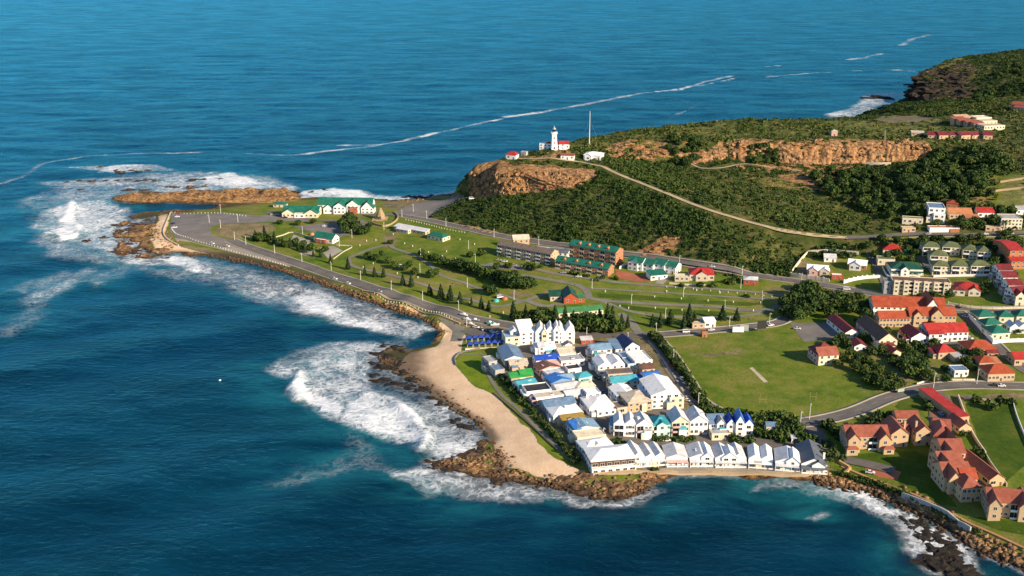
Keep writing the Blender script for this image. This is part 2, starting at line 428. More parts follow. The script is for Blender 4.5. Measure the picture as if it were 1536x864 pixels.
# ---------------------------------------------------------------- node helpers
def newmat(name):
    m = bpy.data.materials.new(name); m.use_nodes = True
    nt = m.node_tree
    return m, nt, nt.nodes['Principled BSDF']
def N(nt, t, **kw):
    n = nt.nodes.new('ShaderNode'+t)
    for k, v in kw.items():
        if k.startswith('i_'):
            key = k[2:]; key = int(key) if key.isdigit() else key
            n.inputs[key].default_value = v
        else: setattr(n, k, v)
    return n
def lk(nt, a, b): nt.links.new(a, b)
def noise(nt, scale, detail=4, rough=.55, vec=None, dist=0):
    n = N(nt, 'TexNoise'); n.inputs['Scale'].default_value = scale; n.inputs['Detail'].default_value = detail
    n.inputs['Roughness'].default_value = rough; n.inputs['Distortion'].default_value = dist
    if vec is not None: lk(nt, vec, n.inputs['Vector'])
    return n.outputs['Fac']
def ramp(nt, fac, stops):
    n = N(nt, 'ValToRGB'); e = n.color_ramp.elements
    while len(e) < len(stops): e.new(0.5)
    for el, (p, c) in zip(e, stops):
        el.position = p; el.color = (*c, 1) if len(c) == 3 else c
    lk(nt, fac, n.inputs[0]); return n.outputs[0]
def mixc(nt, fac, a, b, mode='MIX'):
    n = N(nt, 'Mix', data_type='RGBA', blend_type=mode)
    for key, s in ((0, fac), (6, a), (7, b)):
        if isinstance(s, (tuple, list)): n.inputs[key].default_value = (*s, 1)
        elif isinstance(s, (int, float)): n.inputs[key].default_value = s
        else: lk(nt, s, n.inputs[key])
    return n.outputs[2]
def mth(nt, op, a, b=0.0, c=None, clamp=False):
    n = N(nt, 'Math', operation=op, use_clamp=clamp)
    for k, s in enumerate((a, b, c)):
        if s is None: continue
        if isinstance(s, (int, float)): n.inputs[k].default_value = s
        else: lk(nt, s, n.inputs[k])
    return n.outputs[0]
def mrange(nt, v, a, b, c=0, d=1, smooth=True):
    n = N(nt, 'MapRange', interpolation_type='SMOOTHSTEP' if smooth else 'LINEAR')
    lk(nt, v, n.inputs[0])
    for k, s in zip((1, 2, 3, 4), (a, b, c, d)): n.inputs[k].default_value = s
    return n.outputs[0]
def bump(nt, h, strength, dist, bsdf):
    n = N(nt, 'Bump'); n.inputs['Strength'].default_value = strength; n.inputs['Distance'].default_value = dist
    lk(nt, h, n.inputs['Height']); lk(nt, n.outputs[0], bsdf.inputs['Normal']); return n

# ---------------------------------------------------------------- ground material
gm, nt, bs = newmat('ground')
pos = N(nt, 'NewGeometry').outputs['Position']
sz = N(nt, 'SeparateXYZ'); lk(nt, pos, sz.inputs[0])
att = N(nt, 'Attribute', attribute_name='zone', attribute_type='GEOMETRY')
sep = N(nt, 'SeparateColor'); lk(nt, att.outputs['Color'], sep.inputs[0])
n_big = noise(nt, .018, 3, .5, pos); n_mid = noise(nt, .11, 5, .6, pos); n_fine = noise(nt, .7, 4, .65, pos)
grass = ramp(nt, mth(nt, 'ADD', mth(nt, 'MULTIPLY', n_mid, .55), mth(nt, 'MULTIPLY', n_big, .45)), [(.33, (.050, .100, .008)), (.43, (.094, .150, .010)), (.53, (.155, .180, .022)), (.65, (.235, .195, .062))])
grass = mixc(nt, mrange(nt, n_fine, .35, .75), grass, mixc(nt, .5, grass, (.05, .075, .010)))
dry = ramp(nt, n_mid, [(.3, (.10, .085, .042)), (.5, (.21, .165, .095)), (.7, (.31, .235, .14))])
dry = mixc(nt, mrange(nt, n_fine, .4, .7), dry, (.11, .105, .03))
scrub = ramp(nt, n_mid, [(.3, (.020, .038, .007)), (.46, (.048, .064, .013)), (.58, (.095, .090, .026)), (.74, (.21, .145, .06))])
vc = N(nt, 'TexVoronoi', feature='DISTANCE_TO_EDGE'); vc.inputs['Scale'].default_value = .13; nq = N(nt, 'TexNoise'); nq.inputs['Scale'].default_value = .25; nq.inputs['Detail'].default_value = 4; lk(nt, pos, nq.inputs['Vector']); vq = N(nt, 'VectorMath', operation='SCALE'); lk(nt, nq.outputs['Color'], vq.inputs[0]); vq.inputs['Scale'].default_value = 7; va = N(nt, 'VectorMath', operation='ADD'); lk(nt, pos, va.inputs[0]); lk(nt, vq.outputs[0], va.inputs[1]); mq = N(nt, 'Mapping'); lk(nt, va.outputs[0], mq.inputs[0]); mq.inputs['Scale'].default_value = (1, 1, .4); lk(nt, mq.outputs[0], vc.inputs['Vector'])
rockn = mth(nt, 'SUBTRACT', noise(nt, .24, 9, .78, pos, .8), mrange(nt, vc.outputs['Distance'], 0, .10, .10, 0, False))
rock = ramp(nt, rockn, [(.26, (.022, .016, .011)), (.38, (.100, .056, .026)), (.50, (.30, .165, .068)), (.64, (.52, .33, .16))])
sandc = ramp(nt, n_mid, [(.3, (.57, .40, .25)), (.55, (.67, .485, .315)), (.75, (.73, .56, .38))])
sandc = mixc(nt, mrange(nt, noise(nt, 1.3, 3, .7, pos), .66, .74), sandc, (.20, .14, .09))
def edge(ch, s=.35):
    return mrange(nt, mth(nt, 'ADD', ch, mth(nt, 'MULTIPLY', mth(nt, 'SUBTRACT', noise(nt, .35, 5, .7, pos), .5), s*2.2)), .42, .58)
c = mixc(nt, edge(att.outputs['Alpha']), grass, dry)
c = mixc(nt, edge(sep.outputs[1]), c, scrub)
c = mixc(nt, edge(sep.outputs[0], .22), c, sandc)
c = mixc(nt, mrange(nt, sz.outputs[2], .4, 1.5, .55, 0), c, mixc(nt, .65, c, (.13, .095, .06)))
c = mixc(nt, edge(sep.outputs[2], .45), c, rock)
wet = mrange(nt, mth(nt, 'ADD', sz.outputs[2], mth(nt, 'MULTIPLY', n_mid, -.9)), -.15, .55, 1, 0)
c = mixc(nt, mth(nt, 'MULTIPLY', wet, .72), c, (.025, .018, .014))
lk(nt, c, bs.inputs['Base Color']); bs.inputs['Roughness'].default_value = .9
bs.inputs['Specular IOR Level'].default_value = .15
hb = mth(nt, 'ADD', mth(nt, 'MULTIPLY', rockn, mth(nt, 'MULTIPLY', sep.outputs[2], 2.6)), mth(nt, 'MULTIPLY', n_fine, .25))
bump(nt, hb, .9, 1.0, bs)
terr_me.materials.append(gm)

# ================================================================ the sea
def axis(lo, hi, step, far_lo, far_hi, g):
    a = list(np.arange(lo, hi, step)); s = step; x = a[-1]
    while x < far_hi: s *= g; x += s; a.append(x)
    s = step; x = lo; b = []
    while x > far_lo: s *= g; x -= s; b.append(x)
    return np.array(b[::-1] + a)
sx = axis(-440, 560, 2.3, -22000, 22000, 1.03); sy = axis(285, 1080, 2.2, -6000, 34000, 1.011)
SX, SY = np.meshgrid(sx, sy)
FO = np.zeros(SX.shape); ML = np.zeros(SX.shape); SZ = np.zeros(SX.shape)
def W0(s): return np.array([U(u, v, 0) for u, v in PX(s)])
wob_x = SX + 12*fbm(SX/24, SY/24, 5); wob_y = SY + 20*fbm(SX/24+9, SY/24, 5)
def crop(P, m):
    x0, y0 = P.min(0)-m; x1, y1 = P.max(0)+m
    i0, i1 = np.searchsorted(sx, [x0, x1]); j0, j1 = np.searchsorted(sy, [y0, y1])
    return slice(max(j0-1, 0), j1+1), slice(max(i0-1, 0), i1+1)
def foam_area(s, val, soft=10, milk=1.0):
    soft = soft*(.95 if val < .8 else .5); P = W0(s); sl = crop(P, soft+70); X, Y = wob_x[sl], wob_y[sl]
    d = seg_dist(X, Y, P); d = np.where(inside(X, Y, P), d, -d)
    FO[sl] = np.maximum(FO[sl], val*sstep(-soft, soft*.6, d))
    ML[sl] = np.maximum(ML[sl], milk*sstep(-55, 10, d))
def foam_line(s, val, w, wob=.35, lift=0):
    P = W0(s); sl = crop(P, w*3+10); X = SX[sl]*(1-wob)+wob_x[sl]*wob; Y = SY[sl]*(1-wob)+wob_y[sl]*wob
    d = seg_dist(X, Y, P, False)
    w2 = w*(1+1.6*fbm(SX[sl]/40+w, SY[sl]/40, 2)); FO[sl] = np.maximum(FO[sl], val*np.exp(-(d/w2)**2)*np.clip(0.74+1.5*fbm(SX[sl]/22, SY[sl]/22, 4), 0, 1.25))
    if lift: SZ[sl] += lift*np.exp(-(d/(w*.9))**2)
foam_area('42,342 62,320 100,302 150,300 196,312 192,330 175,345 182,366 172,372 176,392 150,376 112,364 72,354', .62, 10)
foam_area('84,318 102,304 110,318 104,332 122,340 124,356 98,360 70,350 92,342', .95, 6)
foam_area('58,272 150,268 250,262 330,256 392,268 446,282 440,288 330,284 250,288 140,279 70,281', .56, 8, .7)
foam_area('300,266 340,258 372,266 420,284 360,282 320,280', .8, 5)
foam_area('96,252 170,247 236,246 262,255 180,258', .60, 6, .6)
foam_area('446,290 470,286 500,282 560,291 610,296 690,284 702,290 690,296 640,302 560,304 450,304', .70, 8)
foam_area('500,284 540,288 560,296 520,296', .9, 4)
foam_area('176,386 240,383 292,386 326,408 380,412 440,424 500,440 560,458 610,476 648,490 656,505 630,514 600,512 560,498 512,488 462,474 420,458 372,440 335,424 298,408 240,398 186,396', .55, 9)
foam_area('228,388 280,388 318,402 324,410 296,404 250,396', .9, 5)
foam_area('420,438 470,446 500,462 540,480 590,494 560,498 500,484 450,466', .78, 7)
foam_area('402,548 432,528 480,514 540,516 600,522 566,536 552,556 566,584 600,592 640,604 668,618 692,642 716,664 700,684 648,688 622,674 640,660 596,668 548,648 500,626 452,608 430,592 452,572 418,562', .58, 9)
foam_area('516,602 548,594 588,600 622,624 640,656 634,672 604,660 560,640 520,622', .80, 6)
foam_area('430,580 452,566 470,590 500,606 520,622 480,616 446,600', .85, 5)
foam_area('450,530 500,520 540,530 530,560 480,560', .74, 8)
foam_area('580,706 624,698 664,706 724,722 800,732 850,742 900,750 952,738 1004,742 960,753 880,758 800,752 720,744 640,738', .60, 7)
foam_area('790,740 840,744 900,752 960,744 950,752 880,758', .8, 4)
foam_area('1120,736 1160,722 1226,728 1300,742 1352,764 1388,792 1446,832 1470,856 1410,866 1374,834 1350,792 1306,764 1240,744 1200,736', .48, 6)
foam_area('1226,728 1300,740 1350,758 1380,776 1374,782 1330,766 1270,744', .9, 3)
foam_area('1350,786 1400,790 1450,826 1450,850 1400,858 1366,826', .70, 6)
foam_area('1200,772 1226,762 1234,770 1214,780', .55, 4)
for v_, w_ in (('20,452 50,436 90,420 140,398 156,404 120,426 80,446 40,466', .38), ('0,480 40,460 70,456 60,476 20,504 0,508', .36), ('120,424 170,400 200,398 190,412 140,434', .35), ('40,424 90,408 110,410 60,432', .38),
        ('404,724 440,712 480,704 530,688 560,680 566,690 530,706 490,720 440,732', .40), ('520,650 548,672 566,694 580,706 556,704 536,684 516,664', .42), ('440,700 480,694 520,676 530,684 490,704', .34), ('0,440 30,424 60,418 30,440', .36)):
    foam_area(v_, w_, 13, .8)
ML_ = [('400,720 470,690 530,650 600,672 640,690 600,712 520,726 440,732', 1.0), ('1320,800 1350,780 1370,840 1400,870 1330,870', .9), ('0,300 60,290 180,290 180,340 100,380 0,370', .75), ('180,390 330,400 420,440 330,440 240,420', .6)]
for q_, m_ in ML_:
    P = W0(q_); sl = crop(P, 50); d = seg_dist(wob_x[sl], wob_y[sl], P); d = np.where(inside(wob_x[sl], wob_y[sl], P), d, -d); ML[sl] = np.maximum(ML[sl], m_*sstep(-35, 20, d))
foam_area('1255,182 1292,174 1320,158 1344,150 1360,146 1362,134 1350,140 1300,140 1280,160 1240,172', .60, 10, .2)
for s, v, w in (('370,230 440,233 500,226 560,219', .86, 5.0), ('510,218 570,217 640,203 700,189 752,178', .95, 5.5), ('758,176 830,165 900,152 960,140 1020,134 1060,122 1100,113', .95, 6.5), ('985,138 1050,128 1100,118', .7, 6),
                ('1150,115 1210,110 1290,106', .6, 7), ('1320,104 1380,107 1400,106', .8, 6), ('1270,90 1300,86 1322,80', .75, 10), ('1352,68 1370,58 1396,52', .7, 12), ('0,276 40,262 60,246 130,234 200,230 300,228', .62, 5),
                ('1000,180 1030,165 1046,157', .5, 6), ('1185,120 1230,120', .5, 8), ('1150,100 1170,98', .6, 8), ('150,258 190,252', .7, 4), ('1440,85 1500,80 1536,74', .8, 8), ('760,212 800,214', .5, 4)):
    foam_line(s, v*.9, w*.85, .3)
for s, v, w, l in (('634,674 640,656 622,628 590,604 548,592', 1.0, 4.0, 2.3), ('448,598 440,580 452,562', .95, 4, 2.6), ('96,330 104,314 106,304', 1, 5, 2.2), ('70,352 100,356 122,350 116,340', 1, 4.5, 2.0), ('324,408 300,394 262,386', .95, 3, 1.3),
                   ('488,452 460,438 430,432', .85, 2.5, .8), ('560,484 520,462 490,450', .8, 2.5, .6), ('168,322 190,312', .8, 3, 1)):
    foam_line(s, v, w, .15, l)
mod = 0.70 + 1.0*fbm(SX/34+3, SY/44, 4) + .30*(fbm(SX/9, SY/14+8, 3))
FO = np.where(FO > .9, FO*(.8+.2*np.clip(mod, 0, 1.3)), FO*np.clip(mod+.22, .25, 1.35))
for v_, w_ in (('30,300 90,280 180,262 300,256 400,264 450,284 330,286 200,290 170,300 190,318 176,340 166,372 200,392 300,388 420,410 540,446 640,490 640,512 560,500 420,462 300,424 190,404 70,384', .44), ('556,520 600,516 650,548 690,604 734,652 716,672 660,640 600,600 552,572', .50), ('640,690 700,704 800,726 900,742 985,730 960,748 820,750 680,728', .52)):
    P = W0(v_); sl = crop(P, 30); d = seg_dist(wob_x[sl], wob_y[sl], P); d = np.where(inside(wob_x[sl], wob_y[sl], P), d, -d)
    FO[sl] = np.maximum(FO[sl], w_*sstep(-16, 10, d)*np.clip(.85+1.2*fbm(SX[sl]/26+8, SY[sl]/30, 4), .3, 1.2))
# foam round everything that the sea touches
inx = np.clip(((SX-GX0)/GS).astype(int), 0, nx-1); iny = np.clip(((SY-GY0)/GS).astype(int), 0, ny-1)
ok = (SX > GX0) & (SX < GX1-4) & (SY > GY0) & (SY < GY1-4)
sdw = np.where(ok, SD[iny, inx], -60)
cd = sstep(-9, -1, sdw)*(.34 + .9*fbm(SX/30+4, SY/30, 3))
FO = np.maximum(FO, np.clip(cd, 0, .8))
ML = np.maximum(ML, .55*sstep(-40, 0, sdw))
# calm inner water
for s in ('196,308 240,309 330,309 322,314 250,315 210,318', '612,522 640,500 662,496 660,512 640,520'):
    P = W0(s); sl = crop(P, 20); d = seg_dist(SX[sl], SY[sl], P); d = np.where(inside(SX[sl], SY[sl], P), d, -d); FO[sl] *= 1-.85*sstep(-5, 2, d)
calm = sstep(-25, -3, sdw)
far = sstep(1500, 4500, np.hypot(SX, SY))
ang = R(34)
q = SX*math.cos(ang) + SY*math.sin(ang); p_ = -SX*math.sin(ang) + SY*math.cos(ang)
swell = np.sin((p_ + 26*fbm(q/120, p_/120, 2)*2)/12.5)*1.25*(0.6+fbm(q/90, p_/60, 2)) + np.sin((SY*.9-SX*.5+30*fbm(SX/60, SY/60, 3))/5.3)*.16*(.4+fbm(SX/70, SY/50, 2)*2)
dist_ = np.hypot(SX, SY); near_ = 1-sstep(700, 1500, dist_)
SZ += (swell*near_ + 1.1*fbm(SX/16, SY/9, 3)*.8 + (1-near_)*2.2*fbm(SX/70+.3*SY/70, SY/22, 4))*(1-calm)*(1-far)
SV = np.stack([SX.ravel(), SY.ravel(), SZ.ravel()], 1)
snx = len(sx); sny = len(sy)
b_ = (np.arange(sny-1)[:, None]*snx + np.arange(snx-1)[None]).ravel()
sea_me = np_mesh('sea', SV, np.stack([b_, b_+1, b_+snx+1, b_+snx], 1), smooth=True)
a1 = sea_me.attributes.new('foam', 'FLOAT', 'POINT'); a1.data.foreach_set('value', FO.ravel().astype(np.float32))
RF = np.zeros(SX.shape)
for q_ in ('548,532 600,518 645,545 690,605 735,650 730,680 690,690 660,660 640,610 600,588 565,572', '600,704 640,696 720,705 800,722 900,742 985,730 960,752 880,757 760,742 680,726', '1345,782 1400,790 1450,830 1460,864 1390,866 1365,830', '172,330 246,322 240,392 176,388', '318,400 420,418 520,446 640,492 640,505 560,482 470,452 380,428', '186,296 440,284 450,306 330,312 200,306'):
    P = W0(q_); sl = crop(P, 30); d = seg_dist(wob_x[sl], wob_y[sl], P); d = np.where(inside(wob_x[sl], wob_y[sl], P), d, -d); RF[sl] = np.maximum(RF[sl], sstep(-14, 8, d))
a3 = sea_me.attributes.new('reef', 'FLOAT', 'POINT'); a3.data.foreach_set('value', RF.ravel().astype(np.float32))
a2 = sea_me.attributes.new('milk', 'FLOAT', 'POINT'); a2.data.foreach_set('value', ML.ravel().astype(np.float32))
sea = link_mesh('sea', sea_me)
tag(sea, kind='structure')
wm, nt, bs = newmat('sea_water')
pos = N(nt, 'NewGeometry').outputs['Position']
fo_ = N(nt, 'Attribute', attribute_name='foam', attribute_type='GEOMETRY').outputs['Fac']
ml_ = N(nt, 'Attribute', attribute_name='milk', attribute_type='GEOMETRY').outputs['Fac']
mp = N(nt, 'Mapping'); lk(nt, pos, mp.inputs[0]); mp.inputs['Scale'].default_value = (1, 1.9, 1); mp.inputs['Rotation'].default_value = (0, 0, R(14)); sv = mp.outputs[0]
big = noise(nt, .004, 2, .5, sv); mid = noise(nt, .035, 3, .55, sv, .3); sm = noise(nt, .17, 4, .6, sv, .4); tiny = noise(nt, .75, 4, .65, sv)
deep = ramp(nt, mth(nt, 'ADD', mth(nt, 'MULTIPLY', big, .75), mth(nt, 'MULTIPLY', mid, .25)), [(.30, (.0004, .0120, .029)), (.50, (.0006, .0195, .040)), (.70, (.0010, .032, .056))])
mp2 = N(nt, 'Mapping'); lk(nt, pos, mp2.inputs[0]); mp2.inputs['Scale'].default_value = (.45, 1.5, 1); mp2.inputs['Rotation'].default_value = (0, 0, R(-8))
streak = noise(nt, .022, 6, .68, mp2.outputs[0], .5)
hsv = N(nt, 'HueSaturation'); lk(nt, mrange(nt, streak, .32, .68, .74, 1.28), hsv.inputs['Value']); lk(nt, deep, hsv.inputs['Color']); deep = hsv.outputs[0]
milk = mixc(nt, mrange(nt, mid, .3, .7), (.003, .075, .105), (.012, .15, .165))
mfac = mth(nt, 'MULTIPLY', mth(nt, 'POWER', ml_, 2.0), mrange(nt, mth(nt, 'ADD', mth(nt, 'MULTIPLY', big, .5), mth(nt, 'MULTIPLY', mid, .5)), .36, .62))
wc = mixc(nt, mth(nt, 'MULTIPLY', mfac, .8), deep, milk)
rf_ = N(nt, 'Attribute', attribute_name='reef', attribute_type='GEOMETRY').outputs['Fac']
reefn = noise(nt, .13, 6, .7, pos, .6)
wc = mixc(nt, mth(nt, 'MULTIPLY', rf_, mrange(nt, reefn, .38, .52, .5, .95)), wc, (.009, .012, .015))
# foam: torn noise with a little lace
dv = N(nt, 'VectorMath', operation='ADD'); lk(nt, pos, dv.inputs[0])
nv = N(nt, 'TexNoise'); nv.inputs['Scale'].default_value = .10; nv.inputs['Detail'].default_value = 5; lk(nt, pos, nv.inputs['Vector'])
vs_ = N(nt, 'VectorMath', operation='SCALE'); lk(nt, nv.outputs['Color'], vs_.inputs[0]); vs_.inputs['Scale'].default_value = 14
lk(nt, vs_.outputs[0], dv.inputs[1])
vo1 = N(nt, 'TexVoronoi', feature='DISTANCE_TO_EDGE'); vo1.inputs['Scale'].default_value = .24; lk(nt, dv.outputs[0], vo1.inputs['Vector'])
lace = mrange(nt, vo1.outputs['Distance'], .0, .35, 1, 0, False)
tear = noise(nt, .11, 10, .74, dv.outputs[0], .4)
pat = mth(nt, 'ADD', mth(nt, 'MULTIPLY', lace, .16), mth(nt, 'MULTIPLY', tear, .92))
cover = mth(nt, 'SUBTRACT', mth(nt, 'ADD', fo_, mth(nt, 'MULTIPLY', pat, 1.25)), 1.13)
ff = mth(nt, 'POWER', mrange(nt, cover, -.02, .40, 0, 1, False), .75)
thin = mrange(nt, cover, -.35, .10, 0, .24)
fa = mth(nt, 'MAXIMUM', ff, mth(nt, 'MULTIPLY', thin, mrange(nt, fo_, .05, .4)))
caps = mth(nt, 'MULTIPLY', mrange(nt, noise(nt, .10, 6, .75, sv, 1.0), .73, .80), .30)
fa = mth(nt, 'MAXIMUM', fa, caps)
foamc = mixc(nt, mrange(nt, sm, .3, .7), (.50, .56, .61), (.82, .84, .85))
hh = mth(nt, 'ADD', mth(nt, 'MULTIPLY', mid, 1.0), mth(nt, 'ADD', mth(nt, 'MULTIPLY', sm, 1.1), mth(nt, 'MULTIPLY', tiny, .30)))
hh = mth(nt, 'ADD', hh, mth(nt, 'MULTIPLY', fa, .6))
nt.nodes.remove(bs)
bp = N(nt, 'Bump'); bp.inputs['Strength'].default_value = .75; bp.inputs['Distance'].default_value = 1.0; lk(nt, hh, bp.inputs['Height'])
df = N(nt, 'BsdfDiffuse'); lk(nt, wc, df.inputs['Color']); lk(nt, bp.outputs[0], df.inputs['Normal'])
gl = N(nt, 'BsdfGlossy'); gl.inputs['Roughness'].default_value = .22; gl.inputs['Color'].default_value = (.16, .67, .86, 1); lk(nt, bp.outputs[0], gl.inputs['Normal'])
fr = N(nt, 'Fresnel'); fr.inputs['IOR'].default_value = 1.33; lk(nt, bp.outputs[0], fr.inputs['Normal'])
wsh = N(nt, 'MixShader'); lk(nt, mth(nt, 'MULTIPLY', fr.outputs[0], mrange(nt, streak, .3, .7, .70, 1.1)), wsh.inputs[0]); lk(nt, df.outputs[0], wsh.inputs[1]); lk(nt, gl.outputs[0], wsh.inputs[2])
fd = N(nt, 'BsdfDiffuse'); lk(nt, foamc, fd.inputs['Color']); lk(nt, bp.outputs[0], fd.inputs['Normal'])
ms = N(nt, 'MixShader'); lk(nt, fa, ms.inputs[0]); lk(nt, wsh.outputs[0], ms.inputs[1]); lk(nt, fd.outputs[0], ms.inputs[2])
lk(nt, ms.outputs[0], nt.nodes['Material Output'].inputs['Surface'])
sea_me.materials.append(wm)
# ================================================================ roads and paved ground
def asphalt(name, base, spread=.25):
    m, nt, bs = newmat(name); pos = N(nt, 'NewGeometry').outputs['Position']
    a = noise(nt, .09, 5, .6, pos); b = noise(nt, 1.6, 3, .6, pos)
    lo = tuple(c*(1-spread) for c in base); hi = tuple(c*(1+spread) for c in base)
    c = ramp(nt, mth(nt, 'ADD', mth(nt, 'MULTIPLY', a, .7), mth(nt, 'MULTIPLY', b, .3)), [(.35, lo), (.65, hi)])
    lk(nt, c, bs.inputs['Base Color']); bs.inputs['Roughness'].default_value = .9; return m
M_ASPH = asphalt('asphalt', (.115, .104, .092)); M_LANE = asphalt('worn_tar', (.17, .16, .125)); M_TRACK = asphalt('dirt_track', (.36, .29, .17))
M_PAVE = asphalt('paving', (.27, .235, .185)); M_LOT = asphalt('old_asphalt', (.155, .14, .125)); M_BRICKP = asphalt('brick_paving', (.30, .095, .045)); M_LINE = asphalt('road_paint', (.42, .41, .37), .2)
M_PITCH = asphalt('clay_pitch', (.42, .37, .26)); M_CONC = asphalt('concrete', (.30, .275, .235)); M_YARD = asphalt('yard_tar', (.12, .105, .09))
def ribbon(name, P, w, mat, off=.06, lift=0, side=0.0, kind='structure'):
    """a strip of paving draped over the ground; side shifts it sideways, lift makes it a raised pavement"""
    T = np.gradient(P, axis=0); T /= np.maximum(np.hypot(T[:, 0], T[:, 1])[:, None], 1e-6); Nn = np.stack([-T[:, 1], T[:, 0]], 1)
    k = max(2, int(w/1.6)+1); cols = []
    for t in np.linspace(-w/2, w/2, k):
        q = P + Nn*(t+side); cols.append(np.column_stack([q, zat(q[:, 0], q[:, 1])]))
    A = np.stack(cols, 1)                        # [n,k,3]
    A[..., 2] = np.maximum(A[..., 2], A[..., 2].mean(1, keepdims=True)) + off + lift
    n = len(P)
    if lift:
        lo = A[:, :1].copy(); lo[..., 2] -= lift+.1; hi = A[:, -1:].copy(); hi[..., 2] -= lift+.1
        A = np.concatenate([lo, A, hi], 1); k += 2
    b = (np.arange(n-1)[:, None]*k + np.arange(k-1)[None]).ravel()
    o = link_mesh(name, np_mesh(name, A.reshape(-1, 3), np.stack([b+k, b+k+1, b+1, b], 1), [mat]))
    if kind: o['kind'] = kind
    return o
KM = {'asphalt': M_ASPH, 'track': M_TRACK, 'lane': M_LANE}
for q, (n, P, w, k) in enumerate(RW):
    ribbon(n, P, w, KM[k], .10 + .006*(q % 7))
def sub(name, a, b):
    for n, P, w, k in RW:
        if n == name: return P[int(a*len(P)):int(b*len(P))], w
for n, a, b, sides in (('promenade_road', 0, .82, (1, -1)), ('shore_road', .02, .97, (1, -1)), ('coast_road', 0, .55, (1, -1)), ('hill_foot_road', 0, .95, (1, -1)), ('hill_road', .25, .95, (-1,)), ('town_street', 0, 1, (1,))):
    P, w = sub(n, a, b)
    for s_ in sides: ribbon('pavement', P, 1.8, M_PAVE, .10, .13, s_*(w/2+1.0))
for n, a, b in (('promenade_road', .02, .95), ('shore_road', .3, .98), ('hill_foot_road', .3, .9), ('coast_road', 0, .9)):
    P, w = sub(n, a, b)
    for q in range(0, len(P)-4, 6): 
        if q == 0: segs = []
        segs.append(P[q:q+4])
    vs = []; fs = []
    for S in segs:
        T = np.gradient(S, axis=0); T /= np.hypot(T[:, 0], T[:, 1])[:, None]; Nn = np.stack([-T[:, 1], T[:, 0]], 1)
        for r in range(len(S)):
            for t in (-.07, .07):
                x, y = S[r] + Nn[r]*t; vs.append((x, y, z1(x, y)+.19))
        b0 = len(vs)-2*len(S)
        fs += [(b0+2*r+2, b0+2*r+3, b0+2*r+1, b0+2*r) for r in range(len(S)-1)]
    o = link_mesh('road_marking', np_mesh('road_marking', vs, fs, [M_LINE])); o['kind'] = 'structure'
def patch(name, s, mat, off=.06, step=3.0, kind='structure', world=None):
    P = GW(PX(s)) if world is None else np.array(world)
    B = dens(P, step)
    g = np.stack(np.meshgrid(np.arange(P[:, 0].min(), P[:, 0].max(), step), np.arange(P[:, 1].min(), P[:, 1].max(), step)), -1).reshape(-1, 2)
    g = g[inside(g[:, 0], g[:, 1], P) & (seg_dist(g[:, 0], g[:, 1], P) > step*.4)]
    A = np.concatenate([B, g]); nb = len(B)
    vo_, e_, f_, *_ = delaunay_2d_cdt([Vector(p) for p in A], [], [list(range(nb))], 1, 1e-4)
    me = bpy.data.meshes.new(name)
    me.from_pydata([(v.x, v.y, z1(v.x, v.y)+off) for v in vo_], [], [tuple(f) for f in f_])
    me.materials.append(mat); me.update()
    bm = bmesh.new(); bm.from_mesh(me)
    for f in bm.faces:
        if f.normal.z < 0: f.normal_flip()
    bm.to_mesh(me); bm.free()
    o = link_mesh(name, me)
    if kind: o['kind'] = kind
    return o
patch('car_park', '258,319 300,321 335,319 385,323 440,322 472,328 478,332 440,332 380,334 330,336 314,342 319,352 345,361 352,367 330,371 300,365 268,358 254,348', M_LOT, .09)
patch('car_park', '440,340 478,336 515,334 545,330 552,334 548,345 538,350 500,358 470,349', M_LOT, .09)
patch('pavement', '262,357 300,366 330,372 352,367 372,374 400,383 440,396 434,401 405,393 370,384 330,374 290,364 264,361', M_PAVE, .10)
patch('pavement', '586,322 604,312 622,306 662,300 690,291 700,294 668,312 648,322 640,329 610,327', M_LOT, .09)
patch('car_park', '690,497 715,490 758,496 758,506 738,510 712,506', M_ASPH, .22)
patch('car_park', '722,399 735,394 785,398 800,402 790,406 745,404', M_LOT, .16)
patch('courtyard', '923,405 970,414 975,421 963,424 925,417', M_BRICKP, .08)
patch('car_park', '1184,484 1240,484 1262,480 1272,492 1250,508 1206,513', M_LOT, .08)
patch('car_park', '975,512 990,512 1036,575 1048,604 1036,604 1000,560', M_LOT, .16)
patch('driveway', '990,417 1000,410 1008,414 994,427 982,425', M_PAVE, .07)
patch('terrace', '1297,703 1302,692 1352,708 1346,720 1318,716', M_BRICKP, .08)
patch('courtyard', '1390,628 1402,614 1416,628 1434,650 1424,655 1405,640', M_ASPH, .2)
patch('courtyard', '1445,680 1470,690 1482,720 1470,736 1452,708', M_ASPH, .08)
patch('patio', '1391,612 1403,611 1406,625 1396,626', M_BRICKP, .21)
patch('promenade', '950,706 1010,700 1120,702 1215,708 1222,712 1130,713 1050,711 990,712', M_PAVE, .1)
def lawnm(name, a_, b_, c_):
    m, nt, bs = newmat(name); pos = N(nt, 'NewGeometry').outputs['Position']
    f = mth(nt, 'ADD', mth(nt, 'MULTIPLY', noise(nt, .07, 4, .6, pos), .6), mth(nt, 'MULTIPLY', noise(nt, .6, 4, .7, pos), .4))
    lk(nt, ramp(nt, f, [(.34, a_), (.5, b_), (.64, c_)]), bs.inputs['Base Color']); bs.inputs['Roughness'].default_value = .9; bs.inputs['Specular IOR Level'].default_value = .1; return m
M_LUSH = lawnm('lush_lawn', (.065, .125, .008), (.135, .195, .012), (.20, .21, .03)); M_LUSH2 = lawnm('dark_lawn', (.026, .058, .006), (.052, .092, .008), (.10, .115, .018))  # second one is a darker green, for the estate and camping lawns
patch('lawn', '682,547 690,531 722,526 727,540 732,556 742,574 756,592 778,612 804,636 830,662 856,688 846,690 822,676 806,664 804,648 784,634 764,614 752,597 728,586 704,572', M_LUSH, .05)
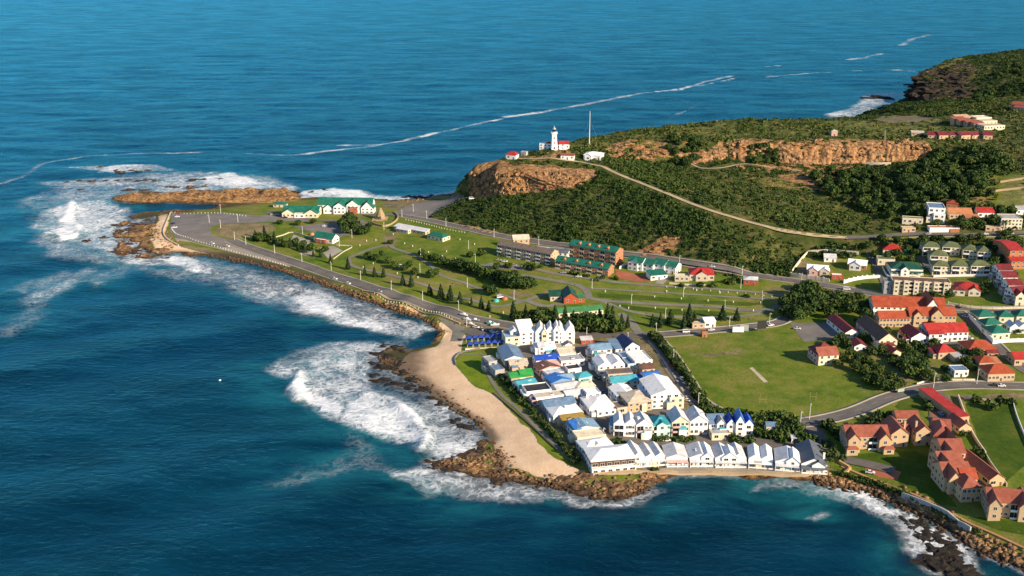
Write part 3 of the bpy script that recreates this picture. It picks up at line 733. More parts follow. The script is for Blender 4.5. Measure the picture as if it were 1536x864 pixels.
patch('lawn', '1272,684 1300,680 1340,678 1372,676 1400,690 1408,716 1420,740 1436,760 1420,764 1380,748 1350,730 1346,712 1300,700 1282,694', M_LUSH2, .05)
patch('lawn', '1448,606 1514,605 1530,650 1546,690 1510,722 1480,690', M_LUSH2, .05)
patch('lawn', '1352,600 1372,596 1388,600 1392,612 1380,617 1350,616 1342,610', M_LUSH2, .05)
patch('lawn', '1470,776 1550,784 1550,806 1500,796 1450,776', M_LUSH2, .05)
patch('lawn', '894,440 960,443 1040,450 1120,453 1150,456 1120,459 1040,455 960,450 900,446', M_LUSH2, .05)
patch('lawn', '906,454 980,462 1060,466 1120,471 1080,474 1010,472 940,464', M_LUSH2, .05)
patch('pitch_strip', '1124,552 1129,551 1152,573 1146,574', M_PITCH, .05, 2)
patch('boat_ramp', '655,476 690,487 700,497 690,512 676,512 680,496 664,484', M_LANE, .12)
patch('paved_yard', '758,504 800,506 812,530 850,520 880,516 930,512 960,520 990,570 1018,612 1060,622 1130,636 1215,650 1215,700 1000,702 940,668 880,640 830,600 790,560', M_YARD, .05)

# ================================================================ materials by colour
_MC = {}
def wallm(c, name='plaster'):
    k = ('w', c)
    if k not in _MC:
        m, nt, bs = newmat(name); pos = N(nt, 'NewGeometry').outputs['Position']
        a = noise(nt, .5, 5, .65, pos)
        f = ramp(nt, mth(nt, 'ADD', mth(nt, 'MULTIPLY', a, .6), mth(nt, 'MULTIPLY', noise(nt, .06, 2, .5, pos), .4)), [(.32, tuple(x*.78*k for x, k in zip(c, (1, .96, .90)))), (.5, tuple(x*.95 for x in c)), (.68, tuple(min(x*1.05, .86) for x in c))])
        lk(nt, f, bs.inputs['Base Color']); bs.inputs['Roughness'].default_value = .85; bs.inputs['Specular IOR Level'].default_value = .2
        _MC[k] = m
    return _MC[k]
def roofm(c, name='roof_sheet'):
    k = ('r', c)
    if k not in _MC:
        m, nt, bs = newmat(name); pos = N(nt, 'NewGeometry').outputs['Position']
        a = noise(nt, .35, 5, .7, pos); b = noise(nt, 2.2, 2, .5, pos)
        f = ramp(nt, mth(nt, 'ADD', mth(nt, 'MULTIPLY', a, .7), mth(nt, 'MULTIPLY', b, .3)), [(.30, tuple(x*.55*k+.006 for x, k in zip(c, (1.05, .95, .88)))), (.5, c), (.68, tuple(min(x*1.15+.03, .84) for x in c))])
        lk(nt, f, bs.inputs['Base Color']); bs.inputs['Roughness'].default_value = .6; bs.inputs['Specular IOR Level'].default_value = .3
        _MC[k] = m
    return _MC[k]
def flatm(name, c, rough=.6, spec=.4, metal=0):
    k = (name, c)
    if k not in _MC:
        m, nt, bs = newmat(name); pos = N(nt, 'NewGeometry').outputs['Position']
        f = ramp(nt, noise(nt, 1.1, 3, .6, pos), [(.3, tuple(x*.85 for x in c)), (.7, tuple(min(x*1.1, .9) for x in c))])
        lk(nt, f, bs.inputs['Base Color']); bs.inputs['Roughness'].default_value = rough; bs.inputs['Specular IOR Level'].default_value = spec; bs.inputs['Metallic'].default_value = metal
        _MC[k] = m
    return _MC[k]
C = dict(white=(.83,.82,.79), cream=(.70,.62,.45), tan=(.52,.37,.22), beige=(.55,.47,.36), grey=(.36,.36,.36), dgrey=(.16,.155,.15), slate=(.10,.115,.14), navy=(.02,.035,.11), royal=(.015,.07,.42), blue=(.03,.16,.50),
  sky=(.19,.31,.43), steel=(.12,.20,.31), teal=(.02,.22,.27), aqua=(.06,.33,.40), green=(.010,.125,.085), lime=(.03,.27,.055), grass=(.05,.19,.07), dgreen=(.012,.07,.04), olive=(.10,.125,.05), red=(.36,.026,.018), brick=(.40,.085,.035), orange=(.31,.056,.019),
  terra=(.27,.078,.046), maroon=(.16,.02,.022), brown=(.13,.065,.04), taupe=(.15,.115,.09), black=(.03,.028,.028), pink=(.62,.38,.34), pale=(.50,.57,.64), tin=(.55,.56,.57), orw=(.42,.17,.075), mint=(.42,.64,.56), ochre=(.30,.20,.04))
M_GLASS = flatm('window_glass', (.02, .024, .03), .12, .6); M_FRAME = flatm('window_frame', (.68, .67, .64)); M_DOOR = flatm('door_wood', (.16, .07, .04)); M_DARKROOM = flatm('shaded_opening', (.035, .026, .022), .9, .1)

_WM = {}
def window_mesh(w, h, glass=None):
    k = (round(w, 1), round(h, 1))
    if k not in _WM:
        b = MB(); t = .1; x = w/2
        b.box(-x, x, -.07, .02, -t, 0, 0); b.box(-x, x, -.07, .02, h, h+t, 0); b.box(-x-t, -x, -.07, .02, -t, h+t, 0); b.box(x, x+t, -.07, .02, -t, h+t, 0)
        b.box(-.04, .04, -.06, .02, 0, h, 0); b.box(-x, x, -.03, .02, 0, h, 1)
        b.v = [(p[0], p[1], p[2]) for p in b.v]
        _WM[k] = b.mesh('window', [M_FRAME, M_GLASS])
    return _WM[k]
_DM = {}
def door_mesh(w=1.1, h=2.1):
    k = (w, h)
    if k not in _DM:
        b = MB(); b.box(-w/2-.1, w/2+.1, -.06, .02, 0, h+.1, 0); b.box(-w/2, w/2, -.10, -.061, .02, h, 1)
        _DM[k] = b.mesh('door', [M_FRAME, M_DOOR])
    return _DM[k]
FACE = {'F': lambda b, t: ((b[0]+(b[1]-b[0])*t, b[2]), 0), 'R': lambda b, t: ((b[1], b[2]+(b[3]-b[2])*t), math.pi/2), 'L': lambda b, t: ((b[0], b[3]-(b[3]-b[2])*t), -math.pi/2), 'B': lambda b, t: ((b[1]-(b[1]-b[0])*t, b[3]), math.pi)}
def put_on(face, box, t, z, me, name, parent):
    (x, y), a = FACE[face](box, t)
    o = link_mesh(name, me, parent, (x, y, z)); o.rotation_euler = (0, 0, a); return o

def roof_into(rb, wb, x0, x1, y0, y1, z, kind, rh, ov, zb=-1.5):
    """walls (wb) up to eaves z and a roof (rb) over them"""
    t = .22; e = .02
    if kind == 'flat':
        wb.box(x0, x1, y0, y1, zb, z); q = .25
        if rh > 0:
            wb.box(x0, x1, y0, y0+q, z, z+rh); wb.box(x0, x1, y1-q, y1, z, z+rh); wb.box(x0, x0+q, y0+q, y1-q, z, z+rh); wb.box(x1-q, x1, y0+q, y1-q, z, z+rh)
            rb.box(x0+q+.01, x1-q-.01, y0+q+.01, y1-q-.01, z+.01, z+.15)
        else: rb.box(x0-ov, x1+ov, y0-ov, y1+ov, z+.01, z+.25)
    elif kind in ('gs', 'gf'):
        a0, a1 = (y0, y1) if kind == 'gs' else (x0, x1); m = (a0+a1)/2; s = rh/max((a1-a0)/2, .1)
        wp = [(a0, zb), (a1, zb), (a1, z), (m, z+rh), (a0, z)]
        rp = [(a0-ov, z-ov*s+e), (m, z+rh+e), (a1+ov, z-ov*s+e), (a1+ov, z-ov*s+t), (m, z+rh+t*1.15), (a0-ov, z-ov*s+t)]
        if kind == 'gs': wb.prof_x(wp, x0, x1); rb.prof_x(rp, x0-ov, x1+ov)
        else: wb.prof_y(wp, y0, y1); rb.prof_y(rp, y0-ov, y1+ov)
    elif kind == 'mono':
        s = rh/(y1-y0); wb.prof_x([(y0, zb), (y1, zb), (y1, z+rh), (y0, z)], x0, x1)
        rb.prof_x([(y0-ov, z-ov*s+e), (y1+ov, z+rh+ov*s+e), (y1+ov, z+rh+ov*s+t), (y0-ov, z-ov*s+t)], x0-ov, x1+ov)
    elif kind == 'hip':
        wb.box(x0, x1, y0, y1, zb, z); X0, X1, Y0, Y1 = x0-ov, x1+ov, y0-ov, y1+ov; w, d = X1-X0, Y1-Y0
        i = min(w, d)/2*.98
        if w >= d: r0, r1 = (X0+i, (Y0+Y1)/2), (X1-i, (Y0+Y1)/2)
        else: r0, r1 = ((X0+X1)/2, Y0+i), ((X0+X1)/2, Y1-i)
        v = [(X0,Y0,z+e),(X1,Y0,z+e),(X1,Y1,z+e),(X0,Y1,z+e),(X0,Y0,z+t),(X1,Y0,z+t),(X1,Y1,z+t),(X0,Y1,z+t),(*r0,z+rh+t),(*r1,z+rh+t)]
        f = [(3,2,1,0),(0,1,5,4),(1,2,6,5),(2,3,7,6),(3,0,4,7)]
        f += [(4,5,9,8),(5,6,9),(6,7,8,9),(7,4,8)] if w >= d else [(4,5,8),(5,6,9,8),(6,7,9),(7,4,8,9)]
        rb.add(v, f)

def house(name, label, cat, group, pix, d, h, roof='gs', rh=2.0, wall='white', rc='grey', ov=.35, win='FRL', ng=1, vols=(), chim=(), ver=0, balc=0, dorm=(), door=True, winw=1.3, verc=None, bays=None, world=None):
    u1, v1, u2, v2 = pix
    a, b = G(u1, v1), G(u2, v2)
    ang = math.atan2(b.y-a.y, b.x-a.x); w = math.hypot(b.x-a.x, b.y-a.y)
    ca, sa = math.cos(ang), math.sin(ang)
    zg = float(np.mean(zat(np.array([a.x, b.x]), np.array([a.y, b.y]))))
    root = empty(name, (a.x, a.y, zg), ang)
    tag(root, label, cat, group)
    V = []
    for k in range(ng): V.append((w*k/ng, w*(k+1)/ng, 0, d, h, roof, rh, wall, rc))
    for q in vols:                                # fractions of the width, metres of depth
        V.append((w*q[0], w*q[1], q[2], q[3], q[4], q[5], q[6], q[7] if len(q) > 7 else wall, q[8] if len(q) > 8 else rc))
    groups_ = {}
    for k, q in enumerate(V):
        key = 0 if k < ng else k
        rb, wb = groups_.setdefault(key, (MB(), MB()))
        x0, x1 = q[0], q[1]
        o2 = ov if ng == 1 or k >= ng else min(ov, .02)
        roof_into(rb, wb, x0, x1, q[2], q[3], q[4], q[5], q[6], o2, -2.0)
    extra = []
    if name == 'village_house':
        rr_ = random.Random(int(u1*7+v1)); hh_ = h*.62
        for q_ in range(rr_.randint(1, 3)):
            t_ = rr_.random()*.6; y_ = rr_.uniform(.15, .6)*d; w_ = rr_.uniform(2.2, 4); side = rr_.random()
            if side < .4: extra.append((-w_*.55, -.04, y_, y_+w_*1.2, hh_*rr_.uniform(.8, 1.1), 'flat', .35, wall, rr_.choice(['tin', 'grey', 'beige', 'sky', 'pale', 'white'])))
            elif side < .75: extra.append((w*t_, w*t_+w_, -w_*.5, -.04, hh_*rr_.uniform(.8, 1.1), 'mono', .5, rr_.choice([wall, 'cream', 'white']), rr_.choice(['tin', 'white', 'steel', 'grey', 'aqua'])))
            else: extra.append((w*(.15+t_), w*(.15+t_)+1.8, d*.3, d*.3+2.2, h+rh*.75, 'flat', .2, wall, rr_.choice(['grey', 'navy', 'tin'])))
    V += extra
    for q in extra: pass
    for k, q in enumerate(V):
        if q in extra: groups_[k] = (MB(), MB()); roof_into(*groups_[k], q[0], q[1], q[2], q[3], q[4], q[5], q[6], .15, -2.0)
    roofs = []
    for key, (rb, wb) in groups_.items():
        q = V[key]
        wb.build('wall' if key == 0 else 'wing', wallm(C[q[7]]), root)
        roofs.append(rb.build('roof', roofm(C[q[8]]), root))
    for (fx, fy) in chim:
        cb = MB(); cb.box(w*fx-.45, w*fx+.45, fy-.35, fy+.35, h-.5, h+rh+1.0); cb.box(w*fx-.55, w*fx+.55, fy-.45, fy+.45, h+rh+1.0, h+rh+1.2)
        cb.build('chimney', wallm(C[wall]), roofs[0])
    for (fx, dw) in dorm:                         # small gabled dormers on the front slope
        rb, wb = MB(), MB(); roof_into(rb, wb, w*fx-dw/2, w*fx+dw/2, d*.12, d*.45, h+rh*.62, 'gf', .9, .2, h-.2)
        dm = wb.build('dormer', wallm(C[wall]), roofs[0]); 
    nwin = 0
    for k, q in enumerate(V):
        if q in extra: continue
        x0, x1, y0, y1, hh = q[:5]
        bx = (x0, x1, y0, y1); st = max(1, round(hh/3.1)); sh = hh/st
        for f in win:
            if k and k < ng and f == 'L': continue
            if k < ng-1 and f == 'R': continue
            if balc and f == 'F' and k == 0: continue
            L = (x1-x0) if f in 'FB' else (y1-y0)
            nb = bays if (bays and f in 'FB' and k < ng) else max(1, int(L/3.3))
            nb = min(nb, 12 if f in 'FB' else 4)
            for s_ in range(st):
                zz = s_*sh + sh*.34; wh = min(1.5, sh*.48)
                for t_ in range(nb):
                    tt = (t_+.5)/nb
                    if door and k == 0 and f == 'F' and s_ == 0 and t_ == nb//2:
                        put_on(f, bx, tt, .05, door_mesh(), 'door', root); continue
                    ww = winw if random.random() < .7 else winw*1.5
                    put_on(f, bx, tt, zz, window_mesh(min(ww, L/nb*.7), wh), 'window', root); nwin += 1
    if balc:
        st = max(1, round(h/3.1)); sh = h/st; nb = max(2, int(w/4.2))
        for s_ in range(st):
            for t_ in range(nb):
                cx = w*(t_+.5)/nb; bw = w/nb*.42
                if t_ % 2 == 0:
                    wn_ = put_on('F', (0, w, 0, d), (t_+.5)/nb, s_*sh+.15, window_mesh(bw*1.9, sh*.74), 'glass_door', root)
                    bb = MB(); bb.box(cx-bw, cx+bw, -1.3, -.1, s_*sh, s_*sh+.15); bb.box(cx-bw, cx+bw, -1.3, -1.18, s_*sh+.15, s_*sh+1.05)
                    if s_ or balc > 1: bb.build('balcony', wallm(C[verc or 'white']), root)
                else:
                    for dx in (-.25, .25): put_on('F', (0, w, 0, d), (t_+.5)/nb+dx/nb, s_*sh+sh*.32, window_mesh(1.3, 1.3), 'window', root)
    if ver:
        vh = min(h, 3.0); vb = MB(); vb.prof_x([(-ver, vh-.5), (-.01, vh-.02), (-.01, vh+.13), (-ver, vh-.35)], 0, w)
        vo_ = vb.build('veranda_roof', roofm(C[verc or rc]), root)
        n = max(3, int(w/3.5)+1)
        for k in range(n):
            x = .15+(w-.3)*k/(n-1); pb = MB(); pb.box(x-.12, x+.12, -ver+.05, -ver+.29, -.5, vh-.42); pb.build('veranda_post', wallm(C['white']), root)
        rl = MB(); rl.box(.3, w-.3, -ver+.12, -ver+.2, .2, .95); rl.build('railing', wallm(C['white']), root)
    return root
# ================================================================ buildings
H = house
VG = 'houses of the white village by the beach'
def hv(label, pix, d, h, roof='gs', rh=2.0, wall='white', rc='grey', **k): return H('village_house', label, 'house', k.pop('group', VG), pix, d, h*.93, roof, rh*.85, wall, rc, **k)
# --- row beside the beach, from the hotel towards the sea
H('seaside_hotel', 'large white hotel block with sloping white roof beside blue shade tents', 'hotel', None, (780,518,802,516), 13, 8, 'mono', 3.5, 'white', 'white', win='FR', vols=((-1.0,-.02,-1,11,5.5,'flat',.7,'cream','sky'),(-.55,-.05,4,9,8,'gf',1.5,'white','tin')))
H('gabled_townhouses', 'white three-storey terrace of steep front gables behind the village', 'townhouses', None, (803,517,862,516), 10, 8, 'gf', 4, 'white', 'tin', ng=4, win='FR', vols=((.46,.62,-1.2,8,9.5,'gf',3.5,'white','white'),(.16,.30,-1,6,7.5,'gf',3.2,'cream','white')))
hv('house with dark and pale blue gable roof next to the hotel', (757,549,786,546), 20, 4.2, 'gf', 2.2, 'white', 'steel', win='FL', vols=((.02,.3,-2.2,3,3.2,'flat',.3,'sky','navy'),(.3,.95,-3,2,3,'mono',.8,'white','aqua')))
hv('low beige flat-topped house between blue roof and bright green roof', (765,557,792,555), 5, 4.4, 'mono', 1.2, 'beige', 'beige', win='F')
hv('grey stepped flat-roofed house on the grass edge nearest the beach lawn', (743,566,757,563), 20, 4, 'flat', .6, 'grey', 'steel', vols=((0,.9,9,18,5.6,'flat',.5,'grey','grey'),))
hv('house with bright green metal roof facing the beach', (767,577,800,572), 9, 4, 'gs', 1.6, 'tan', 'lime', vols=((.45,1.02,1.5,8,4.6,'gs',1.5,'cream','lime'),))
hv('house with turquoise blue roof below the bright green one', (778,589,806,583), 8, 4, 'gs', 1.4, 'white', 'aqua')
hv('house with black flat roof inside white parapet walls', (790,600,827,595), 10, 4.4, 'flat', .8, 'white', 'black', vols=((-.14,.14,-1,6,3.2,'flat',.6,'white','tin'),))
hv('white flat terrace house between black roof and long blue roof', (804,608,846,602), 6.5, 4.2, 'flat', .3, 'white', 'beige', vols=((-.16,.02,-1,4,3,'flat',.4,'pink','navy'),))
hv('house with long steel blue ridged roof along the beach row', (818,621,864,613), 9, 4, 'gs', 2, 'grey', 'steel')
hv('white house with broad white hipped roof mid beach row', (830,635,874,628), 11, 4, 'hip', 2.6, 'white', 'white', chim=((.5, 4),))
hv('house with mustard brown lean-to roof in the beach row', (846,643,880,638), 7, 3.2, 'mono', 1.4, 'tan', 'ochre')
hv('grey blue gable house with deep blue roof panel near the sea', (858,656,899,650), 10, 3.8, 'gf', 2, 'white', 'sky', vols=((.08,.32,-.6,9,4.1,'mono',.8,'white','blue'),))
hv('cream flat-roofed house above the two white seafront roofs', (866,669,909,663), 8.5, 4.2, 'flat', .5, 'cream', 'cream')
hv('white hip-roofed house directly behind the seafront corner house', (877,686,921,680), 11, 4, 'hip', 2.4, 'white', 'white', dorm=((.5, 3),))
H('seafront_house', 'big white corner house with long brown upper veranda over the rocks', 'house', VG, (886,710,952,705), 14, 6.4, 'hip', 2.4, 'white', 'white', bays=10, winw=1.9, win='FLR', vols=((.01,.99,-.5,-.02,5.7,'flat',0,'brown','brown'),(.0,1.0,-2.2,-.55,3.1,'flat',.5,'white','orw'),(.02,.98,-2.9,-2.25,1.5,'flat',.1,'tan','tan')))
# --- second row
hv('white hip-roofed house at the top of the village street', (803,533,834,531), 10, 4.4, 'hip', 2, 'white', 'white', vols=((.15,.45,-.5,5,5,'mono',1.2,'white','tin'),))
hv('grey flat courtyard house behind the white gabled terrace', (836,530,862,528), 7, 3.4, 'flat', .6, 'beige', 'grey', vols=((.5,.9,2,6,4.4,'gf',1,'white','dgrey'),))
hv('cream flat-roofed house beside the royal blue roof', (838,540,864,538), 8, 4, 'flat', .4, 'cream', 'cream')
hv('grey flat-roofed house below the cream flat roof', (842,552,877,548), 9, 4, 'flat', .6, 'white', 'grey')
hv('house with vivid royal blue ridged roof', (804,550,840,546), 8, 4, 'gs', 1.6, 'white', 'royal')
hv('pink gabled house with maroon brown roof', (810,565,840,559), 9, 4.2, 'gf', 1.6, 'pink', 'brown', vols=((.6,1.1,2,8,4,'mono',.8,'white','pink'),))
hv('small white box house below the maroon roof', (822,572,846,567), 7, 4, 'flat', .5, 'white', 'tin')
hv('house with two-tone blue gable roof in the second row', (828,584,858,578), 9, 4, 'gf', 1.9, 'sky', 'blue', vols=((.45,1.15,1,8,4,'gs',1.4,'white','sky'),))
hv('pale grey roofed house with pale blue walls in the second row', (836,595,870,589), 9, 4, 'gs', 1.5, 'pale', 'tin')
hv('white courtyard house with dark recessed roof terrace', (852,565,872,562), 7, 4, 'flat', .9, 'white', 'black')
hv('small turquoise hip-roofed house in mid village', (868,577,888,573), 7, 4, 'hip', 1.6, 'mint', 'aqua')
hv('cream hip-roofed house beside the tarred middle street', (866,592,893,588), 8, 4, 'hip', 1.6, 'beige', 'cream')
hv('narrow white house with pale corrugated roof and blue trim', (850,603,877,598), 8, 3.6, 'gs', 1.5, 'pale', 'tin')
hv('white cube house standing alone by the middle street', (881,604,901,601), 7, 5, 'flat', .6, 'white', 'white')
hv('white hip-roofed house with double garage at street fork', (884,624,921,619), 15, 4.2, 'hip', 2.2, 'white', 'white', vols=((.25,1.02,-2.5,2,3,'flat',.4,'white','white'),), chim=((.2, 12),))
# --- third row
hv('double-storey house with grey blue roof at the head of the third row', (888,538,918,535), 11, 5.4, 'gs', 1.8, 'white', 'sky')
hv('white house with two front gables and grey dormers in the third row', (897,563,937,559), 13, 5.6, 'gf', 2.4, 'white', 'white', ng=2, ver=1.8)
hv('plain grey flat-roofed house behind the long turquoise roof', (912,574,949,571), 8, 5, 'flat', .4, 'beige', 'taupe')
hv('double-storey house with long turquoise green roof', (918,587,957,582), 9, 5, 'gs', 2, 'cream', 'aqua')
hv('white gabled house with small blue windows in the third row', (925,607,953,603), 12, 5.4, 'gf', 2, 'white', 'white')
hv('cream hip-roofed double storey at the foot of the third row', (942,620,978,615), 15, 6, 'hip', 2.4, 'tan', 'beige', vols=((-.45,-.02,0,8,3.4,'flat',.4,'beige','taupe'),))
# --- fourth row
hv('white church-like gable house with navy roof at the top of the fourth row', (938,536,959,533), 15, 6.4, 'gf', 3.6, 'white', 'navy', vols=((-.6,-.02,2,14,5,'mono',1.5,'white','steel'),))
hv('yellowish house with grey hipped roof below the navy roof', (934,548,955,545), 9, 5, 'hip', 1.6, 'cream', 'pale')
hv('tall blank white flat-roofed house in the fourth row', (952,559,978,556), 15, 7, 'flat', .6, 'white', 'white', vols=((-.4,-.02,0,10,5.2,'flat',.6,'pale','steel'),))
hv('narrow house with rusty brown roof in the fourth row', (963,567,982,565), 8, 5.6, 'gs', 1.2, 'tan', 'brown')
hv('house with bright blue roof facing the playing field', (969,581,992,578), 9, 5.6, 'gs', 1.6, 'white', 'blue', vols=((-.35,-.02,1,8,3.6,'mono',.8,'white','royal'),))
hv('tallest white gable house with terraces beside the field road', (976,614,1019,611), 22, 8.6, 'gf', 3, 'white', 'white', win='FL', vols=((.62,1.12,-1.5,14,6,'flat',.6,'cream','white'),(-.14,-.01,4,18,5.4,'mono',1,'white','pale')))
# --- upper seafront row
UG = 'upper row of tall houses above the seafront'
hv('white three-storey house with two pale gables at the left end of the upper row', (920,654,953,656), 10, 7.4, 'gf', 3, 'white', 'tin', group=UG, ng=2, balc=1, vols=((-.12,-.01,1,9,5,'mono',1.5,'pale','sky'),))
hv('white narrow gable house with pinkish balconies in the upper row', (954,657,978,657), 10, 8, 'gf', 3.4, 'white', 'tin', group=UG, balc=1, verc='pink')
hv('mint walled house with deep teal roof and round gable', (979,656,1005,655), 10, 7.2, 'hip', 3.4, 'mint', 'teal', group=UG, balc=1, vols=((.2,.8,-.9,3,7,'gf',1.6,'mint','teal'),))
hv('cream steep gable house with red balcony right of the teal roof', (1007,655,1033,654), 12, 8.4, 'gf', 4, 'cream', 'tin', group=UG, balc=1, verc='pink')
hv('white steep gable house with one big dark gable window', (1034,653,1061,652), 12, 8.2, 'gf', 3.8, 'white', 'tin', group=UG, bays=4)
hv('white house with slate grey side roof and garage terrace in front', (1063,652,1088,651), 12, 6.4, 'gs', 3, 'white', 'steel', group=UG, vols=((.0,1.1,-6,-.1,3,'flat',.5,'cream','grey'),(.45,.95,-.8,4,6.4,'gf',2.4,'white','grey')))
hv('white house with three royal blue gables at the right end of the upper row', (1089,654,1129,653), 9, 6.6, 'gf', 3.2, 'white', 'royal', group=UG, ng=3, vols=((.34,.66,-1,8,8,'gf',3.8,'white','blue'),))
# --- lower seafront row
LG = 'lower row of houses along the sea wall'
hv('white house with row of narrow ridged roofs on the sea wall', (953,698,997,697), 13, 4.6, 'gf', 1.8, 'white', 'tin', group=LG, ng=3, ver=2.2, vols=((-.1,.22,-.5,13,5,'gf',2.4,'white','white'),))
hv('white house with pale roof and pinkish upper veranda on the sea wall', (999,698,1031,698), 12.5, 4.6, 'gf', 2, 'white', 'tin', group=LG, ver=2.4, verc='pink')
hv('white house with grey-shaded left roof slope on the sea wall', (1034,698,1069,698), 12.5, 4.6, 'gf', 2.4, 'white', 'tin', group=LG, ver=2.2, vols=((.5,1.0,-.6,11,4.8,'gf',2.2,'white','white'),))
hv('widest white house with big centre gable and twin round vents on the sea wall', (1072,699,1119,699), 13, 4.4, 'gf', 2.6, 'white', 'tin', group=LG, ver=2.4, ng=2, vols=((.22,.72,-.8,8,4.8,'gf',2.8,'white','white'),))
hv('white house with grey ridge beside bright white roof slope on the sea wall', (1122,700,1159,701), 13, 4.4, 'gf', 2.4, 'white', 'white', group=LG, ver=2.4, ng=2)
hv('white gabled house next to the navy slate roof on the sea wall', (1162,704,1199,705), 13, 4.4, 'gf', 2.4, 'white', 'tin', group=LG, ver=2.4, vols=((.45,.98,-.6,10,4.8,'gf',2.4,'white','white'),))
hv('house with large dark navy slate roof at the right end of the sea wall', (1201,707,1240,708), 20, 4.4, 'gf', 3.4, 'white', 'slate', group=LG, ver=3, chim=((.9, 4),), vols=((.4,.9,-1.5,6,4.2,'gf',2,'white','slate'),))
H('garage', 'small cream garage with blue flat roof among bushes above the sea wall', 'garage', None, (1149,647,1163,647), 5, 3, 'gs', 1, 'cream', 'steel', win='', vols=((-.2,-.02,1,4,2.4,'flat',.2,'white','steel'),))
H('garden_shed', 'tiny white shed behind the navy slate roofed house', 'shed', None, (1187,664,1196,664), 3, 2.4, 'mono', .5, 'white', 'tin', win='F')
H('site_hut', 'rust red site hut with pale roof near the pine clump', 'hut', None, (872,517,889,516), 5, 2.8, 'mono', .5, 'brick', 'tin', win='F')
# --- the point
H('point_hotel', 'white hotel with green roofs and four front gables at the point', 'hotel', None, (477,319,559,319), 13, 7, 'gs', 5, 'white', 'green', bays=8, vols=((.12,.30,-4,7,4.5,'gf',3.5,'white','green'),(.31,.52,-5.5,7,6.6,'gf',3.6,'white','green'),(.54,.77,-3,7,7.6,'gf',4.4,'white','green'),(.80,1.03,-3,7,5,'gf',5.6,'white','green'),(.60,.74,-4.6,-3.1,5.6,'flat',.5,'brick','white')))
H('restaurant', 'low green-roofed restaurant with two cream front gables at the point', 'restaurant', None, (424,325,478,325), 14, 4, 'gs', 4, 'cream', 'green', vols=((.02,.36,-4,7,4,'gf',3.4,'cream','green'),(.64,1.0,-4,7,4,'gf',3.4,'cream','green'),(.36,.64,-4.6,-.4,3,'flat',.4,'white','beige')))
H('beach_shelter', 'small green-roofed shelter behind the restaurant car park', 'shelter', None, (410,311,429,311), 6, 2.6, 'hip', 1.8, 'beige', 'green', win='F')
H('putt_kiosk', 'green-roofed kiosk with white gable at the miniature golf garden', 'kiosk', None, (471,362,499,366), 9, 4, 'gs', 3.2, 'white', 'green', vols=((.2,.75,-3,-.1,3,'flat',.4,'brick','white'),))
H('ablution_block', 'long low grey-roofed ablution block on the lawn', 'ablution block', None, (591,345,638,353), 6, 3, 'mono', 1, 'tan', 'tin', bays=7, vols=((.16,.55,-4,-.1,2.8,'mono',.6,'beige','tin'),))
H('lawn_lodge', 'cream lodge with green pyramid roof at the end of the ablution block', 'lodge', None, (641,358,664,363), 9, 3.4, 'hip', 2, 'cream', 'green', win='FR')
H('apartment_block', 'brown-roofed three-storey apartment block with rows of white balconies', 'apartments', None, (746,383,826,397), 11, 8.2, 'gs', 2.4, 'tan', 'taupe', balc=2)
H('tan_annex', 'tan hip-roofed annex behind the brown apartment block', 'annex', None, (770,373,794,371), 8, 7, 'gs', 2.6, 'tan', 'beige')
H('grey_villa', 'grey-roofed building between brown and green apartment blocks', 'villa', None, (797,385,853,389), 9, 5.4, 'gs', 1.6, 'grey', 'grey', vols=((.5,1,-3,6,6,'gs',1.6,'white','slate'),))
H('tall_apartments', 'four-storey brick apartments with long green roof under the hill', 'apartments', None, (853,387,923,400), 12, 10.6, 'gs', 2.6, 'orw', 'green', balc=2, verc='beige', dorm=((.2,2.4),(.4,2.4),(.6,2.4),(.8,2.4)))
H('low_apartments', 'two-storey brick apartments with green roof in front of the taller block', 'apartments', None, (833,402,912,415), 10, 5.6, 'gs', 2.6, 'orw', 'green', balc=2, verc='cream', dorm=((.15,2.4),(.38,2.4),(.62,2.4),(.85,2.4)))
TG = 'green and white townhouses beside the paved court'
H('townhouse', 'white bay-windowed townhouse with green gable, left of its group', 'house', TG, (941,403,963,407), 10, 6.4, 'gs', 2.4, 'white', 'green', vols=((.1,.75,-1.8,5,6,'gf',2,'white','green'),))
H('townhouse', 'white townhouse with dark green roof in the middle of its group', 'house', TG, (963,406,979,409), 10, 5.4, 'gs', 2.6, 'white', 'green', win='F')
H('townhouse', 'white townhouse with stepped parapet walls and bright green roof', 'house', TG, (979,407,996,410), 12, 6, 'gs', 2.6, 'white', 'green', win='F')
H('townhouse', 'white townhouse at the right end of the green group', 'house', TG, (996,409,1013,412), 10, 5.4, 'gs', 2.4, 'white', 'green')
H('garage', 'white garage block with flat green roof beside the paved court', 'garage', None, (976,421,1001,418), 9, 3.4, 'mono', 1.2, 'white', 'green', win='F')
H('bungalow', 'old stone bungalow with bright red hipped roof under the hill', 'house', None, (1034,421,1071,421), 13, 4.4, 'hip', 3.2, 'beige', 'red', vols=((-.6,-.02,-2,5,3,'flat',.4,'beige','cream'),(.25,.75,-1.5,6,4.5,'gf',2.6,'beige','red')))
H('field_hut', 'small brick hut with pale hipped roof on the grass verge', 'hut', None, (1115,427,1136,428), 8, 3.6, 'hip', 1.2, 'brick', 'tin')
CG = 'white cottages inside the walled compound'
H('cottage', 'white-roofed cottage in front inside the walled compound', 'cottage', CG, (1210,412,1242,413), 11, 3.6, 'gs', 2.2, 'pink', 'white', vols=((.1,.5,-2,5,3.6,'gf',2,'pink','white'),(.6,1.05,-1.2,6,3.6,'gf',1.8,'beige','white')))
H('cottage', 'small white cottage near the back wall of the compound', 'cottage', CG, (1236,393,1254,393), 8, 3.2, 'gs', 1.8, 'white', 'tin')
H('cottage', 'white-roofed brick cottage at the right of the compound', 'cottage', CG, (1271,404,1299,406), 11, 3.8, 'gs', 2.4, 'orw', 'white', vols=((.1,.7,-1.5,6,3.8,'gf',2.2,'white','tin'),))
